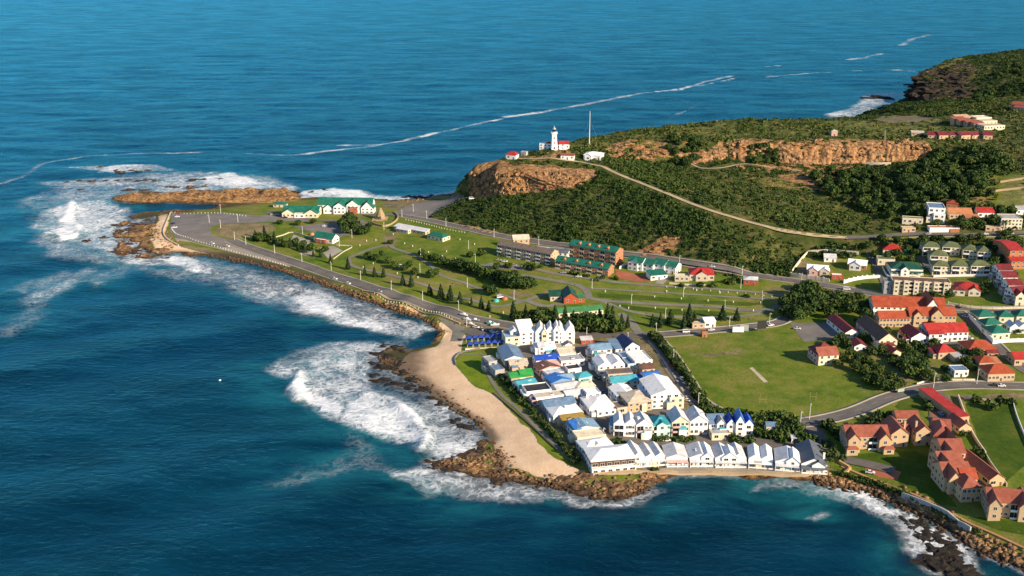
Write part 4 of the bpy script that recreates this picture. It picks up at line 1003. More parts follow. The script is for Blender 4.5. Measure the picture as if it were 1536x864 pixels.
H('gatehouse', 'flat white gatehouse between the crenellated compound walls', 'gatehouse', None, (1247,420,1264,420), 5, 3.2, 'flat', .4, 'brick', 'white', win='F')
# --- caravan park
H('park_lodge', 'dark green steep-roofed lodge at the caravan park entrance', 'lodge', None, (846,456,867,455), 16, 4, 'gf', 3.4, 'brick', 'dgreen', vols=((.9,1.5,1,9,3.2,'mono',.8,'brick','grass'),(-.9,-.05,6,15,3.4,'mono',1.4,'beige','dgreen')))
H('wash_house', 'long low white wash house with pale green roof behind the pines', 'wash house', None, (838,478,905,471), 9, 3.4, 'gs', 1.8, 'cream', 'grass', bays=9)
H('store_building', 'white-roofed store with long tan yard wall beside the coast road', 'store', None, (1057,492,1073,491), 9, 4, 'gs', 1.2, 'white', 'white', vols=((-1.15,-.02,0,5,2.8,'flat',.3,'tan','beige'),))
H('scorers_hut', 'small square orange brick hut on the edge of the playing field', 'hut', None, (1053,506,1061,506), 3.5, 3.6, 'flat', .4, 'orw', 'brown', win='F')
H('pavilion', 'cream two-storey sports pavilion with maroon and pink roof beside the field', 'pavilion', None, (1224,547,1256,544), 12, 6, 'hip', 4.6, 'pink', 'maroon', win='FL', vols=((.05,.98,-1.5,3,5.8,'mono',3.2,'cream','terra'),), balc=0)
# --- lighthouse hill
H('keepers_house', 'white red-roofed keepers house right of the lighthouse', 'house', None, (835,224,854,224), 8, 4.6, 'gs', 2, 'white', 'red', win='F', vols=((.2,.75,-1,6,5,'gs',2,'white','red'),))
H('signal_house', 'low white flat-roofed house left of the lighthouse', 'house', None, (809,225,827,224), 7, 5, 'flat', .6, 'white', 'white', win='F', vols=((.5,.95,1,6,5.6,'hip',1.4,'white','red'),))
H('cliff_hut', 'tiny white hut with red pyramid roof on the cliff edge', 'hut', None, (759,239,774,239), 7, 4, 'hip', 2.6, 'white', 'red')
H('water_tank_house', 'little grey store on the cliff top between hut and lighthouse', 'store', None, (781,234,789,234), 4, 3.6, 'flat', .4, 'grey', 'grey', win='F')
H('garage_row', 'long low white garage building below the lighthouse', 'garages', None, (841,238,861,241), 7, 3.6, 'mono', .6, 'white', 'terra', win='F')
H('hill_bungalow', 'white bungalow with white hipped roof near the radio mast', 'house', None, (875,239,901,242), 13, 4.4, 'hip', 2.2, 'white', 'white', vols=((.1,.5,-2,4,4.2,'gf',1.8,'white','white'),))
H('green_shed', 'small green-roofed shed at the foot of the orange cliff', 'shed', None, (741,291,755,291), 5, 2.6, 'mono', .8, 'beige', 'green', win='F')
H('viewpoint_hut', 'lone square pinkish hut on the hilltop scrub', 'hut', None, (1247,204,1256,204), 5, 4, 'hip', 1.4, 'pink', 'beige', win='F')
RG = 'maroon-roofed row houses on the hilltop'
names_ = ['first', 'second', 'third', 'fourth', 'fifth', 'sixth']
for k in range(6):
    H('row_house', 'tan row house with maroon roof, %s from the left on the hilltop' % names_[k], 'house', RG, (1392+16.6*k, 208+.9*(k % 2), 1392+16.6*k+13.4, 208+.9*(k % 2)), 12, 3.4+.5*(k % 2), 'gs', 2.2, 'tan', 'maroon', win='F')
H('hill_garage', 'low pale garage left of the maroon-roofed hilltop row', 'garage', None, (1367,204,1386,204), 7, 3, 'mono', .6, 'tan', 'beige', win='F')
H('hill_villa', 'stepped tan villa with many lean-to roofs above the hilltop row', 'villa', None, (1476,195,1507,194), 12, 3.6, 'flat', .4, 'cream', 'tan', bays=7, vols=((-.1,.42,13,19,3.6,'mono',1.5,'tan','terra'),(-.22,.32,21,27,3.8,'mono',1.5,'tan','terra'),(-.34,.24,29,35,4,'mono',1.5,'tan','terra'),(-.4,.2,37,43,4.2,'mono',1.5,'tan','terra'),(.0,.7,46,54,4.4,'mono',1.2,'tan','tan'),(.55,1.3,22,34,4,'flat',.5,'cream','beige'),(.75,1.5,38,50,4.4,'flat',.5,'cream','cream')))
H('hill_villa', 'tan terracotta-roofed villa cut by the right edge on the hilltop', 'villa', None, (1516,165,1548,165), 14, 5, 'gs', 2.4, 'tan', 'terra', vols=((.2,1,-7,-.1,3.4,'mono',1,'tan','terra'),))
# --- above the hill road
H('modern_villa', 'tall white modern villa with flat grey roof on the hill road', 'villa', None, (1391,333,1416,333), 17, 10.5, 'flat', .6, 'white', 'steel', win='FL', vols=((.3,1.0,-3,-.1,6.4,'flat',.8,'white','beige'),(-.1,.25,-2,-.1,3.4,'flat',.6,'cream','beige')))
H('garden_terrace_house', 'cream scalloped terrace house left of the tall white villa', 'house', None, (1353,336,1384,336), 6, 4, 'flat', .6, 'cream', 'olive', win='F')
H('villa', 'upper orange-roofed brick villa behind the tall white one', 'villa', None, (1419,313,1437,313), 9, 4, 'hip', 2, 'orw', 'orange')
H('villa', 'orange-roofed villa right of the tall white villa', 'villa', None, (1424,329,1458,329), 12, 4.4, 'gs', 3, 'tan', 'orw', vols=((.6,1.2,-4,-.1,3,'mono',1,'orw','orw'),))
H('villa', 'white villa with bright red roof on the hill road', 'villa', None, (1466,327,1491,326), 11, 4, 'gs', 2.6, 'white', 'red')
H('arcade_villa', 'white villa with arched windows and flat grey roof near the right edge', 'villa', None, (1500,345,1532,344), 14, 8, 'flat', .5, 'cream', 'grey', bays=6)
H('garage', 'white and orange garage block on the hill road kerb', 'garage', None, (1394,349,1439,348), 6, 3.2, 'flat', .4, 'white', 'orw', win='', vols=((.68,.99,-.6,-.05,2.6,'flat',.1,'orw','orw'),))
H('gate_lodge', 'little tan lodge with openings left on the hill road', 'lodge', None, (1353,349,1373,348), 5, 3.2, 'flat', .4, 'tan', 'beige', win='F')
H('carport', 'tan pergola carport right on the hill road', 'carport', None, (1478,347,1501,347), 6, 3.2, 'flat', .4, 'tan', 'beige', win='F')
H('villa', 'low white house at the right frame edge above the road', 'house', None, (1524,322,1548,322), 10, 4, 'gs', 1.6, 'white', 'grey')
# --- condominiums with green-grey roofs
GG = 'cream condominiums with moss green hipped roofs'
for lab, p in (('upper left, with tall left wall', (1383,384,1410,383)), ('upper middle, beside the tall left one', (1412,384,1439,383)), ('upper right, left half of the double block', (1443,388,1464,388)), ('upper right, right half of the double block', (1465,391,1485,390)),
               ('middle left, below the tall left one', (1394,397,1421,396)), ('lowest row, leftmost of three', (1398,413,1424,412)), ('lowest row, centre of three', (1426,413,1453,412)), ('lowest row, rightmost of three', (1455,413,1484,411))):
    H('condominium', 'cream condominium with moss green hipped roof, '+lab, 'apartments', GG, p, 10.5, 6.4, 'hip', 2.6, 'cream', 'olive', balc=1)
H('brick_block', 'tall red brick block with bright red roofs at the right edge', 'apartments', None, (1512,399,1533,398), 26, 11, 'gs', 2, 'orw', 'red', win='FL', vols=((-.1,1.6,-6,-.1,5,'mono',1.4,'orw','red'),))
MG = 'stepped terrace of maroon-roofed apartments'
for k, p in enumerate(((1496,420,1518,418), (1503,431,1525,429), (1511,443,1533,441), (1519,455,1541,452))):
    H('terrace_house', 'maroon-roofed stepped terrace unit, %s from the top' % names_[k], 'house', MG, p, 10.5, 6.6, 'gs', 2.6, 'white', 'maroon', win='FL', vols=((-.42,-.01,0,5,3.2,'flat',.5,'grey','dgrey'),))
H('gabled_villa', 'cream villa with pointed red gables at the right edge', 'villa', None, (1522,459,1550,458), 9, 6, 'gf', 3, 'cream', 'red', ng=2)
H('cottage', 'house with bright red pyramid roof below the hill road', 'house', None, (1324,382,1352,381), 10, 3.2, 'hip', 3, 'cream', 'red')
H('cottage', 'cream flat house overgrown with ivy below the red pyramid roof', 'house', None, (1316,398,1342,397), 8, 4, 'flat', .4, 'cream', 'olive')
H('green_shed', 'tiny turquoise-roofed shed beside the red pyramid roof', 'shed', None, (1355,380,1362,380), 4, 2.6, 'mono', .5, 'green', 'aqua', win='')
H('mansion', 'white mansion with broad dark green hipped roof', 'house', None, (1336,414,1384,412), 15, 4.6, 'hip', 3, 'white', 'dgreen', ver=2, vols=((.28,.55,-2.6,5,4.8,'gf',2.2,'white','dgreen'),))
H('modular_apartments', 'long cream apartment row of square bays with flat brown roof', 'apartments', None, (1337,441,1425,440), 10, 8, 'flat', .5, 'cream', 'brown', balc=2, verc='cream', vols=tuple((.02+.17*k, .11+.17*k, -2, -.05, 8.4, 'flat', .5, 'cream', 'brown') for k in range(6))+((-.14,-.01,0,8,7,'flat',.5,'grey','dgrey'),))
H('bungalow', 'bungalow with dark red hipped roof right of the cream apartment row', 'house', None, (1432,442,1468,443), 13, 4, 'hip', 3, 'cream', 'red', vols=((-.1,.4,-2,7,3.6,'hip',2.2,'cream','maroon'),(.55,1.05,-2,6,4,'gf',2.2,'cream','red')))
# --- school and the town below
H('school_hall', 'long school building with orange roof and tall white cross gable', 'school', None, (1309,474,1418,472), 15, 5.4, 'gs', 4.6, 'cream', 'orange', bays=12, vols=((.72,.88,-2,16,7,'gf',5,'white','orange'),(-.0,.55,-2.2,-.05,2.6,'mono',.8,'cream','white')))
H('school_building', 'tan school building with orange roof and two Dutch gables', 'school', None, (1363,490,1433,487), 10, 6.6, 'gs', 4, 'tan', 'orange', bays=12, vols=((.08,.26,-.9,4,7,'gf',2.6,'tan','orange'),(.45,.72,-1.2,5,7.2,'gf',4,'tan','orange')))
H('school_building', 'lower orange-roofed school wing left of the Dutch gables', 'school', None, (1318,492,1364,490), 9, 6, 'gs', 3.4, 'tan', 'orange', bays=9)
H('assembly_hall', 'white hall with bright red roof below the school', 'hall', None, (1390,514,1451,511), 13, 6, 'gs', 3.6, 'white', 'red', bays=8, vols=((.0,.36,-2.5,9,6,'mono',2.6,'white','red'),))
H('chapel', 'small white gabled chapel with dark maroon roof left of the white hall', 'chapel', None, (1366,517,1391,515), 15, 4.4, 'gf', 3, 'white', 'maroon', vols=((-.25,-.01,1,12,3.2,'mono',.8,'white','maroon'),))
H('barn_hall', 'long brown-roofed barn hall with pale orange front gable', 'hall', None, (1317,524,1345,522), 33, 5.4, 'gf', 4.4, 'cream', 'brown', win='FL', vols=((.05,.75,-3,-.1,3,'mono',.8,'cream','maroon'),))
H('workshop', 'long low maroon-roofed workshop by the sunny yard', 'workshop', None, (1267,508,1287,506), 27, 3.6, 'gf', 2.4, 'white', 'maroon')
H('workshop', 'small white-fronted workshop with maroon roof among trees', 'workshop', None, (1281,527,1300,526), 10, 3, 'gf', 1.8, 'white', 'maroon')
H('lodge', 'little maroon-roofed lodge in front of the barn hall', 'lodge', None, (1337,538,1351,536), 9, 3.4, 'gf', 1.8, 'cream', 'maroon')
H('cottage', 'tan cottage with bright red pointed roof between hall and gardens', 'house', None, (1407,539,1432,537), 10, 4, 'hip', 3.6, 'tan', 'red', vols=((-.25,-.01,1,8,3,'mono',1,'tan','maroon'),))
H('town_house', 'wide tan house with orange hipped roof and two brown porches', 'house', None, (1452,536,1494,534), 14, 4.4, 'hip', 3.4, 'tan', 'orange', vols=((.02,.44,-2,-.05,3,'mono',1,'tan','maroon'),(.62,1.02,-2,-.05,3,'mono',1,'tan','maroon')))
H('cottage', 'small cottage with orange red ridged roof below the wide tan house', 'house', None, (1468,554,1491,553), 9, 4, 'hip', 2.4, 'tan', 'orange', vols=((1.02,1.5,1,8,3,'mono',1,'tan','orw'),))
H('town_house', 'square tan house with orange hipped roof on the street corner', 'house', None, (1481,573,1521,571), 12, 4.6, 'hip', 3.4, 'tan', 'orange', bays=7)
H('store_building', 'small white store with flat grey roof above the curving road', 'store', None, (1431,566,1452,565), 8, 3.6, 'flat', .4, 'white', 'steel', bays=3)
H('carport', 'grey lean-to carport behind the small white store', 'carport', None, (1431,543,1450,541), 6, 2.8, 'mono', .6, 'beige', 'grey', win='')
H('cottage', 'red-roofed cottage at the right edge beside the town street', 'house', None, (1521,549,1548,548), 10, 4, 'gs', 2.4, 'tan', 'red')
QG = 'white cottages with emerald roofs'
for lab, p, d in (('at the upper left corner of its block', (1467,485,1494,483), 11), ('second down the left wall', (1477,497,1503,495), 9), ('lowest of its block, by the white wall', (1487,510,1514,508), 12), ('upper middle of its block', (1498,485,1520,484), 9), ('upper right at the frame edge', (1524,484,1548,483), 9)):
    H('emerald_cottage', 'white cottage with emerald hipped roof, '+lab, 'house', QG, p, d, 4, 'hip', 2.8, 'cream', 'green')
H('cottage', 'white cottage with pale blue gables inside the emerald-roofed block', 'house', None, (1514,501,1540,500), 8, 4, 'gf', 2.2, 'white', 'pale', ng=2)
# --- terracotta estate by the sea, lower right
TGr = 'terracotta-roofed estate buildings'
def est(label, p, d, h, roof, rh, **k): return H('estate_house', label, 'apartments', TGr, p, d, h, roof, rh, k.pop('wall', 'tan'), k.pop('rc', 'terra'), **k)
est('terracotta estate block with twin front gables and glass balconies, farthest left', (1268,675,1332,673), 11, 7, 'gs', 3.4, vols=((.0,.28,-3.5,10,6.8,'gf',3.2,'tan','terra'),(.72,1.0,-3.5,10,6.8,'gf',3.2,'tan','terra'),(-.06,.2,-6,-3.55,3,'hip',1,'tan','terra'),(.8,1.04,-6,-3.55,3,'hip',1,'tan','terra')), balc=2)
est('terracotta gabled estate house right of the twin-gabled block', (1335,671,1361,670), 14, 7, 'gf', 3.4, vols=((.75,1.3,5,12,6,'gs',2,'tan','terra'),), chim=((.95, 5),))
est('estate garage row with four red doors and terracotta roof', (1344,637,1378,636), 8, 3.6, 'gs', 2.2, bays=4, winw=2.4)
est('terracotta gabled estate house in the inner corner of the estate', (1372,669,1396,668), 13, 7.2, 'gf', 3.4, chim=((.1, 3),))
est('terracotta estate block stepping towards the red-roofed carport', (1398,673,1424,675), 16, 6.6, 'hip', 3.6, vols=((.2,1.2,10,22,6,'gs',3,'tan','terra'),))
est('terracotta estate block beside the curving driveway', (1412,700,1446,699), 15, 7, 'gs', 3.6, vols=((.05,.45,-2,9,7,'gf',3.2,'tan','terra'),(.7,1.1,8,22,6.6,'gf',3.4,'tan','terra')))
est('terracotta estate block with dark left wall, third from the sea', (1408,719,1444,717), 13, 7, 'gs', 3.8, vols=((.0,.4,-2,8,7.2,'gf',3.4,'tan','terra'),))
est('terracotta estate block with two crossing gables, second from the sea', (1414,738,1456,736), 14, 7.2, 'gs', 4, vols=((.1,.5,-2.5,9,7.4,'gf',3.6,'tan','terra'),(.6,1.15,-1,8,6.8,'gs',3,'tan','orange')))
est('terracotta hip-roofed tower house standing nearest the lawn edge', (1441,754,1469,752), 12, 7, 'hip', 3, bays=4)
est('terracotta estate block with balconies at the lower right corner', (1479,775,1545,779), 13, 7.4, 'gs', 3.2, vols=((.0,.28,-3,10,7.2,'gf',3.2,'tan','terra'),(.68,1.0,-3,10,7.2,'gf',3.2,'tan','terra')), balc=2)
est('long estate carport under plain bright red roof', (1436,635,1453,633), 36, 3.4, 'mono', .4, rc='red', win='')
est('small terracotta garage at the end of the red carport', (1438,652,1457,650), 12, 3.6, 'gf', 2.4)
est('long terracotta garage with two red doors at its gable end', (1483,731,1506,728), 26, 3.8, 'gf', 2.6, bays=2, winw=2.4)
print('buildings', len([o for o in SC.objects if o.type == 'EMPTY']))
# ================================================================ special structures
MW = wallm(C['white']); MTAN = wallm(C['tan'])
def rooted(name, label, cat, u, v, rz=0, group=None, dz=0):
    p = G(u, v); o = empty(name, (p.x, p.y, p.z+dz), rz); return tag(o, label, cat, group)
# lighthouse
L = rooted('lighthouse', 'white square lighthouse tower on the clifftop', 'lighthouse', 831, 224, .15, dz=-.3)
b = MB(); b.lathe([(3.9, -2), (3.9, 0), (2.75, 14.2), (2.75, 14.8)], 4); b.build('tower', MW, L).rotation_euler = (0, 0, math.pi/4)
b = MB(); b.box(-2.7, 2.7, -2.7, 2.7, 14.8, 15.15)
for sx_ in (-2.6, 2.6):
    for t_ in np.linspace(-2.6, 2.6, 7): b.box(sx_-.05, sx_+.05, t_-.05, t_+.05, 15.15, 16.2); b.box(t_-.05, t_+.05, sx_-.05, sx_+.05, 15.15, 16.1)
    b.box(sx_-.08, sx_+.08, -2.7, 2.7, 16.2, 16.35); b.box(-2.5, 2.5, sx_-.07, sx_+.07, 16.36, 16.48)
b.build('gallery', MW, L)
lr = MB(); lr.lathe([(1.6, 15.15), (1.6, 16.4), (1.45, 16.41)], 12); lr = lr.build('lantern_room', MW, L)
b = MB(); b.lathe([(1.38, 16.42), (1.38, 18.6)], 12); b.build('lantern_glass', M_GLASS, lr)
b = MB(); b.lathe([(1.75, 18.6), (1.6, 18.9), (1.1, 19.9), (.35, 20.5), (.3, 21.2), (.05, 22.2)], 12); b.build('dome', wallm(C['grey']), L)
put_on('F', (-3.1, 3.1, -3.02, 3, ), .5, 1.0, door_mesh(), 'door', L)
for z_ in (6, 10.5): put_on('F', (-2, 2, -2.95+.02*z_, 2), .5, z_, window_mesh(.9, 1.4), 'window', L)
# radio mast
L = rooted('radio_mast', 'thin tall white radio mast with guy wires behind the lighthouse hill', 'mast', 884, 216)
b = MB(); b.box(-1, 1, -1, 1, -1, .4); b.build('base', wallm(C['beige']), L)
b = MB(); b.tube((0, 0, .4), (0, 0, 30), .30, .16, 6); b.build('pole', wallm(C['white']), L)
for k in range(3):
    b = MB(); a = k*2.1+.4; b.tube((11*math.cos(a), 11*math.sin(a), -1), (0, 0, 22), .03, .03, 4); b.build('guy_wire', wallm(C['grey']), L)
for u, v, h_ in ((1284, 210, 12), (1326, 210, 9)):
    L = rooted('utility_pole', 'leaning bare timber pole on the hilltop' if u < 1300 else 'short pale pole at the edge of the orange cliff', 'pole', u, v)
    b = MB(); b.tube((.9, 0, -1), (0, 0, h_), .16, .12, 6); b.build('pole', wallm(C['taupe'] if u < 1300 else C['cream']), L)
    b = MB(); b.box(-.8, .8, -.08, .08, h_-.6, h_-.4); b.build('crossarm', wallm(C['brown']), L)
# stone monument on its terrace
STONE = wallm((.36, .27, .16), 'rough_stone')
L = rooted('stone_monument', 'rough pyramid-shaped stone monument on a round terrace', 'monument', 571, 328)
rs = random.Random(3); b = MB()
for k in range(5):
    r = 4.4-.8*k; z_ = 1.9*k; n = 9; poly = [(r*(1+rs.uniform(-.12, .12))*math.cos(6.283*i/n), r*(1+rs.uniform(-.12, .12))*math.sin(6.283*i/n)) for i in range(n)]
    b.prism(poly, z_-1 if k == 0 else z_, z_+1.9)
b.build('cairn', STONE, L)
b = MB(); b.box(-7, 6, -6.5, 5.5, -2, .5); b.box(-3, 3, -9, -6.51, -2, .2); b.build('terrace', STONE, L)
b = MB(); b.box(-1, 1, -4.75, -4.3, .5, 3); b.build('plaque', flatm('bronze', (.10, .07, .04)), L)

# walls: name, label, category, line, height, thickness, colour, crenellated
def wall_line(name, label, cat, s, h, t, mat, cren=0, pier=0, zoff=0, group=None, depth=1.0):
    P = smooth_line(GW(PX(s)), 3) if len(PX(s)) > 2 else dens(GW(PX(s)), 3)[:None]
    if len(PX(s)) == 2:
        a, c = GW(PX(s)); n = max(2, int(np.hypot(*(c-a))/3)); P = np.array([a+(c-a)*k/n for k in range(n+1)])
    T = np.gradient(P, axis=0); T /= np.hypot(T[:, 0], T[:, 1])[:, None]; Nn = np.stack([-T[:, 1], T[:, 0]], 1)
    c = P.mean(0); z0 = float(zat(c[0:1], c[1:2])[0])+zoff
    root = empty(name, (c[0], c[1], z0)); tag(root, label, cat, group)
    vs = []; fs = []
    for k in range(len(P)):
        zz = z1(*P[k])+zoff-z0
        for s_, dz in ((-1, -depth), (-1, h), (1, h), (1, -depth)):
            q = P[k]+Nn[k]*s_*t/2-c; vs.append((q[0], q[1], zz+dz))
    for k in range(len(P)-1):
        for e in range(4): fs.append((4*k+e, 4*k+(e+1) % 4, 4*k+4+(e+1) % 4, 4*k+4+e))
    b = MB(); b.add(vs, fs+[(0, 1, 2, 3), tuple(4*(len(P)-1)+e for e in (3, 2, 1, 0))]); b.build('wall', mat, root)
    if cren or pier:
        acc = 0; last = -99
        for k in range(len(P)-1):
            d = np.hypot(*(P[k+1]-P[k])); acc += d
            if acc-last >= (cren or pier):
                last = acc; b = MB(); zz = z1(*P[k])+zoff-z0; q = P[k]-c; w = .55 if pier else 1.1
                b.add([(q[0]+sx_*w*T[k][0]*.5+sy_*t*.62*Nn[k][0], q[1]+sx_*w*T[k][1]*.5+sy_*t*.62*Nn[k][1], zz+zq) for zq in (-.5, h+(.55 if cren else .3)) for sx_, sy_ in ((-1,-1),(1,-1),(1,1),(-1,1))],
                      [(3,2,1,0),(4,5,6,7),(0,1,5,4),(1,2,6,5),(2,3,7,6),(3,0,4,7)]); b.build('pier', mat, root)
    return root
MSW = wallm((.42, .31, .19), 'sea_wall_stone')
wall_line('sea_wall', 'long tan stone sea wall below the lower row of houses', 'sea wall', '885,712 950,709.5 990,710 1050,710 1130,711 1205,712 1226,709.5', .9, 2.6, MSW, depth=6)
wall_line('sea_wall', 'stone sea wall along the promenade road by the breakers', 'sea wall', '545,437 580,449 620,462 660,474 690,486', .8, .9, MSW, depth=4)
wall_line('sea_wall', 'low pale sea wall curving round the car park at the point', 'sea wall', '256,319 250,333 245,349 252,360 268,369', .9, .8, wallm(C['beige']), depth=2)
wall_line('ring_wall', 'curved stone wall ringing the monument terrace', 'wall', '556,334 565,338 578,340 590,335 597,327 592,319', 1.5, .8, STONE)
wall_line('beach_wall', 'dark stepped edge wall between beach and lawn strip', 'wall', '684,548 682,538 692,529 720,524', .8, .6, wallm(C['dgrey']))
wall_line('beach_wall', 'long low wall between beach lawn and footpath hedge', 'wall', '740,590 768,614 800,642 832,672 860,694', .7, .5, wallm(C['taupe']))
MPK = wallm((.72, .58, .48), 'pink_plaster')
wall_line('compound_wall', 'white crenellated compound wall along the hill road, left stretch', 'wall', '1186,414 1205,417 1225,420 1244,423', 2.4, .5, MPK, cren=3.2)
wall_line('compound_wall', 'white crenellated compound wall along the hill road, right stretch', 'wall', '1266,425 1280,421 1300,418 1320,417', 2.2, .5, MW, cren=3.2)
wall_line('compound_wall', 'pale compound wall climbing the slope to the thicket', 'wall', '1188,409 1196,398 1204,388 1211,381', 2.2, .5, wallm(C['cream']))
wall_line('compound_wall', 'pale back wall of the compound below the scrub', 'wall', '1212,380 1228,379 1245,378 1268,380 1288,382', 2.2, .5, wallm(C['cream']))
wall_line('retaining_wall', 'pale retaining wall at the foot of the orange hilltop cliff', 'wall', '1297,248 1316,248.5 1336,248', 3.0, .6, wallm(C['cream']))
wall_line('garden_wall', 'long white wall below the emerald-roofed cottages', 'wall', '1489,516 1508,514 1536,513 1570,513', 2.4, .5, MW, pier=5)
wall_line('garden_wall', 'white wall down the left side of the emerald-roofed cottages', 'wall', '1453,476 1464,488 1476,501 1489,515', 3.0, .5, MW, pier=5)
wall_line('school_wall', 'pale pillared wall along the street above the school', 'wall', '1422,456 1450,461 1490,464 1536,463', 1.4, .5, wallm(C['cream']), pier=4)
wall_line('road_wall', 'low stone wall on the outside of the curving shore road', 'wall', '1375,577 1400,571 1430,571 1462,571', 1.1, .5, wallm(C['cream']))
wall_line('estate_wall', 'long pale wall between the estate and the green paddock', 'wall', '1437,596 1446,620 1455,645 1466,665 1478,682', 1.8, .5, MPK)
wall_line('estate_wall', 'pale wall along the upper edge of the green paddock', 'wall', '1446,598 1470,601 1492,604', 1.5, .5, wallm(C['beige']))
wall_line('estate_wall', 'white fence wall on the right side of the green paddock', 'wall', '1518,600 1524,622 1534,648 1548,680', 1.3, .3, MW)
wall_line('estate_wall', 'white boundary wall beside the long terracotta garage', 'wall', '1478,684 1488,700 1500,716 1510,730', 1.6, .4, wallm(C['beige']))
wall_line('garden_wall', 'cream garden wall in front of the red-roofed stone bungalow', 'wall', '1004,426 1030,428 1060,429', 1.2, .4, wallm(C['cream']))
wall_line('garden_wall', 'white wall along the left side of the paved townhouse court', 'wall', '929,404 936,399 942,396', 2, .4, MW)
wall_line('terrace_wall', 'stone terrace wall on the right hillside, upper', 'wall', '1500,274 1520,271 1550,268', 1.6, .7, STONE)
wall_line('terrace_wall', 'stone terrace wall on the right hillside, lower', 'wall', '1480,290 1505,286 1550,282', 1.6, .7, STONE)
wall_line('golf_wall', 'pale low wall along the back of the miniature golf garden', 'wall', '414,356 425,353 440,349 470,358', .8, .5, wallm(C['beige']))
wall_line('golf_wall', 'pale low wall along the front of the miniature golf garden', 'wall', '500,389 515,378 528,370 505,368', .6, .5, wallm(C['beige']))
wall_line('mansion_wall', 'white wall curving round the garden of the dark green mansion', 'wall', '1323,400 1327,409 1334,417 1352,419 1380,417', 1.3, .4, MW)
wall_line('condo_wall', 'white garden wall under the lowest row of moss-roofed condominiums', 'wall', '1400,416 1430,415 1486,414', 1.6, .4, MW)
wall_line('shore_wall', 'dark grey retaining wall above the boulders, lower right', 'wall', '1352,748 1380,758 1420,776 1455,800', 3.2, .8, wallm(C['grey']), depth=2)
wall_line('coastal_path_wall', 'orange edged path wall running along the estate lawn', 'wall', '1262,700 1300,716 1350,734 1400,755 1460,788 1540,824', .35, 1.4, wallm((.40, .22, .10)))
wall_line('dirt_path_wall', 'tan earth bank wall beside the palm garden', 'wall', '1250,686 1262,696 1275,704 1262,714', 1.2, 1.2, wallm((.45, .30, .14)))

# blue shade tents by the beach
MBLUE = flatm('blue_canvas', (.012, .045, .33)); MPOST = wallm(C['white'])
k = 0
for row, (va, vb, n) in enumerate(((512, 508, 6), (521, 517, 6))):
    for i in range(n):
        u = 703+9.2*i+2*row; v = va+(vb-va)*i/n; k += 1
        L = rooted('shade_tent', '%s blue canvas shade tent from the sea in the %s row' % (names_[i], 'back' if row == 0 else 'front'), 'tent', u, v, .1, 'blue shade tents beside the beach')
        z_ = 2.4; s_ = 1.75
        b = MB(); b.add([(-s_,-s_,z_),(s_,-s_,z_),(s_,s_,z_),(-s_,s_,z_),(0,0,z_+1.7),(0,0,z_+.1)], [(0,1,4),(1,2,4),(2,3,4),(3,0,4),(1,0,5),(2,1,5),(3,2,5),(0,3,5)]); b.build('canopy', MBLUE, L)
        for px_, py_ in ((-1,-1),(1,-1),(1,1),(-1,1)):
            b = MB(); b.tube((px_*1.6, py_*1.6, -.5), (px_*1.6, py_*1.6, z_), .07, .07, 5); b.build('post', MPOST, L)
L = rooted('beach_deck', 'low white deck wall under the blue shade tents', 'deck', 698, 525, .1)
b = MB(); b.box(0, 21, 0, 1, -1, .8); b.build('wall', MW, L); b = MB(); b.box(0, 21, -.02, -.1, .8, 1.3); b.build('railing', MTAN, L)

# signs and boards
def board(label, u, v, w, h, zb, mat, rz=0, cat='billboard'):
    L = rooted('billboard', label, cat, u, v, rz)
    b = MB(); b.box(-w/2, w/2, -.1, .1, zb, zb+h); b.build('panel', mat, L)
    for x in (-w*.35, w*.35):
        b = MB(); b.box(x-.1, x+.1, .11, .3, -1, zb+h*.9); b.build('post', wallm(C['dgrey']), L)
board('white board beside the coast road on the field edge', 1107, 500, 7, 3.6, .8, flatm('sign_white', (.75, .76, .76)))
board('grey framed board right of the white one on the field edge', 1116, 499, 5.4, 4, 1.2, flatm('sign_grey', (.32, .33, .32)))
board('tall black billboard by the coast road above the field', 1142, 498, 6, 5.4, 2.2, flatm('sign_black', (.02, .02, .022)), .2)
board('pale green board on the verge of the curving road', 1351, 590, 4, 1.6, 1.0, flatm('sign_green', (.30, .42, .34)), .3, 'sign')

# ---- light poles, bollards and marker posts
MPW = flatm('pole_paint', (.66, .65, .62)); MLAMP = flatm('lamp_head', (.5, .5, .48))
def lamp_proto(h):
    b = MB(); b.tube((0, 0, -.5), (0, 0, h), .19, .12, 6); pm = b.mesh('pole', [MPW])
    b = MB(); b.box(-.2, .2, -1.5, -.1, h, h+.16); b.box(-.28, .28, -1.9, -1.2, h-.06, h+.1); lm = b.mesh('lamp', [MLAMP])
    return pm, lm
LP = {h: lamp_proto(h) for h in (5, 7, 9)}
def ordw(n):
    a = ['first','second','third','fourth','fifth','sixth','seventh','eighth','ninth','tenth','eleventh','twelfth','thirteenth','fourteenth','fifteenth','sixteenth','seventeenth','eighteenth','nineteenth']
    t = ['twent','thirt','fort','fift','sixt','sevent','eight','ninet']
    if n <= 19: return a[n-1]
    if n < 100: q, r = divmod(n, 10); return t[q-2]+'ieth' if r == 0 else t[q-2]+'y-'+a[r-1]
    return 'hundred-and-'+ordw(n-100) if n > 100 else 'hundredth'
def lamps(s, h, where, group):
    for k, (u, v) in enumerate(sorted(PX(s))):
        p = G(u, v); o = empty('street_lamp', p, random.uniform(-.4, .4)); tag(o, 'pale lamp post %s, %s from the left' % (where, ordw(k+1)), 'lamp post', group)
        link_mesh('pole', LP[h][0], o); link_mesh('lamp', LP[h][1], o)
lamps('331,342 352,360 369,367 412,380 453,393 497,406 541,420 587,435 634,451 688,466', 7, 'on the kerb of the promenade road', 'lamps along the promenade road')
lamps('603,326 640,328 669,340 741,356 808,368 1019,397 1113,413 1202,424', 7, 'along the road at the hill foot', 'lamps along the hill foot road')
lamps('314,334 331,318 357,333 454,352 509,370 528,357 531,343 576,345 620,318', 7, 'round the car parks of the point', 'lamps round the point')
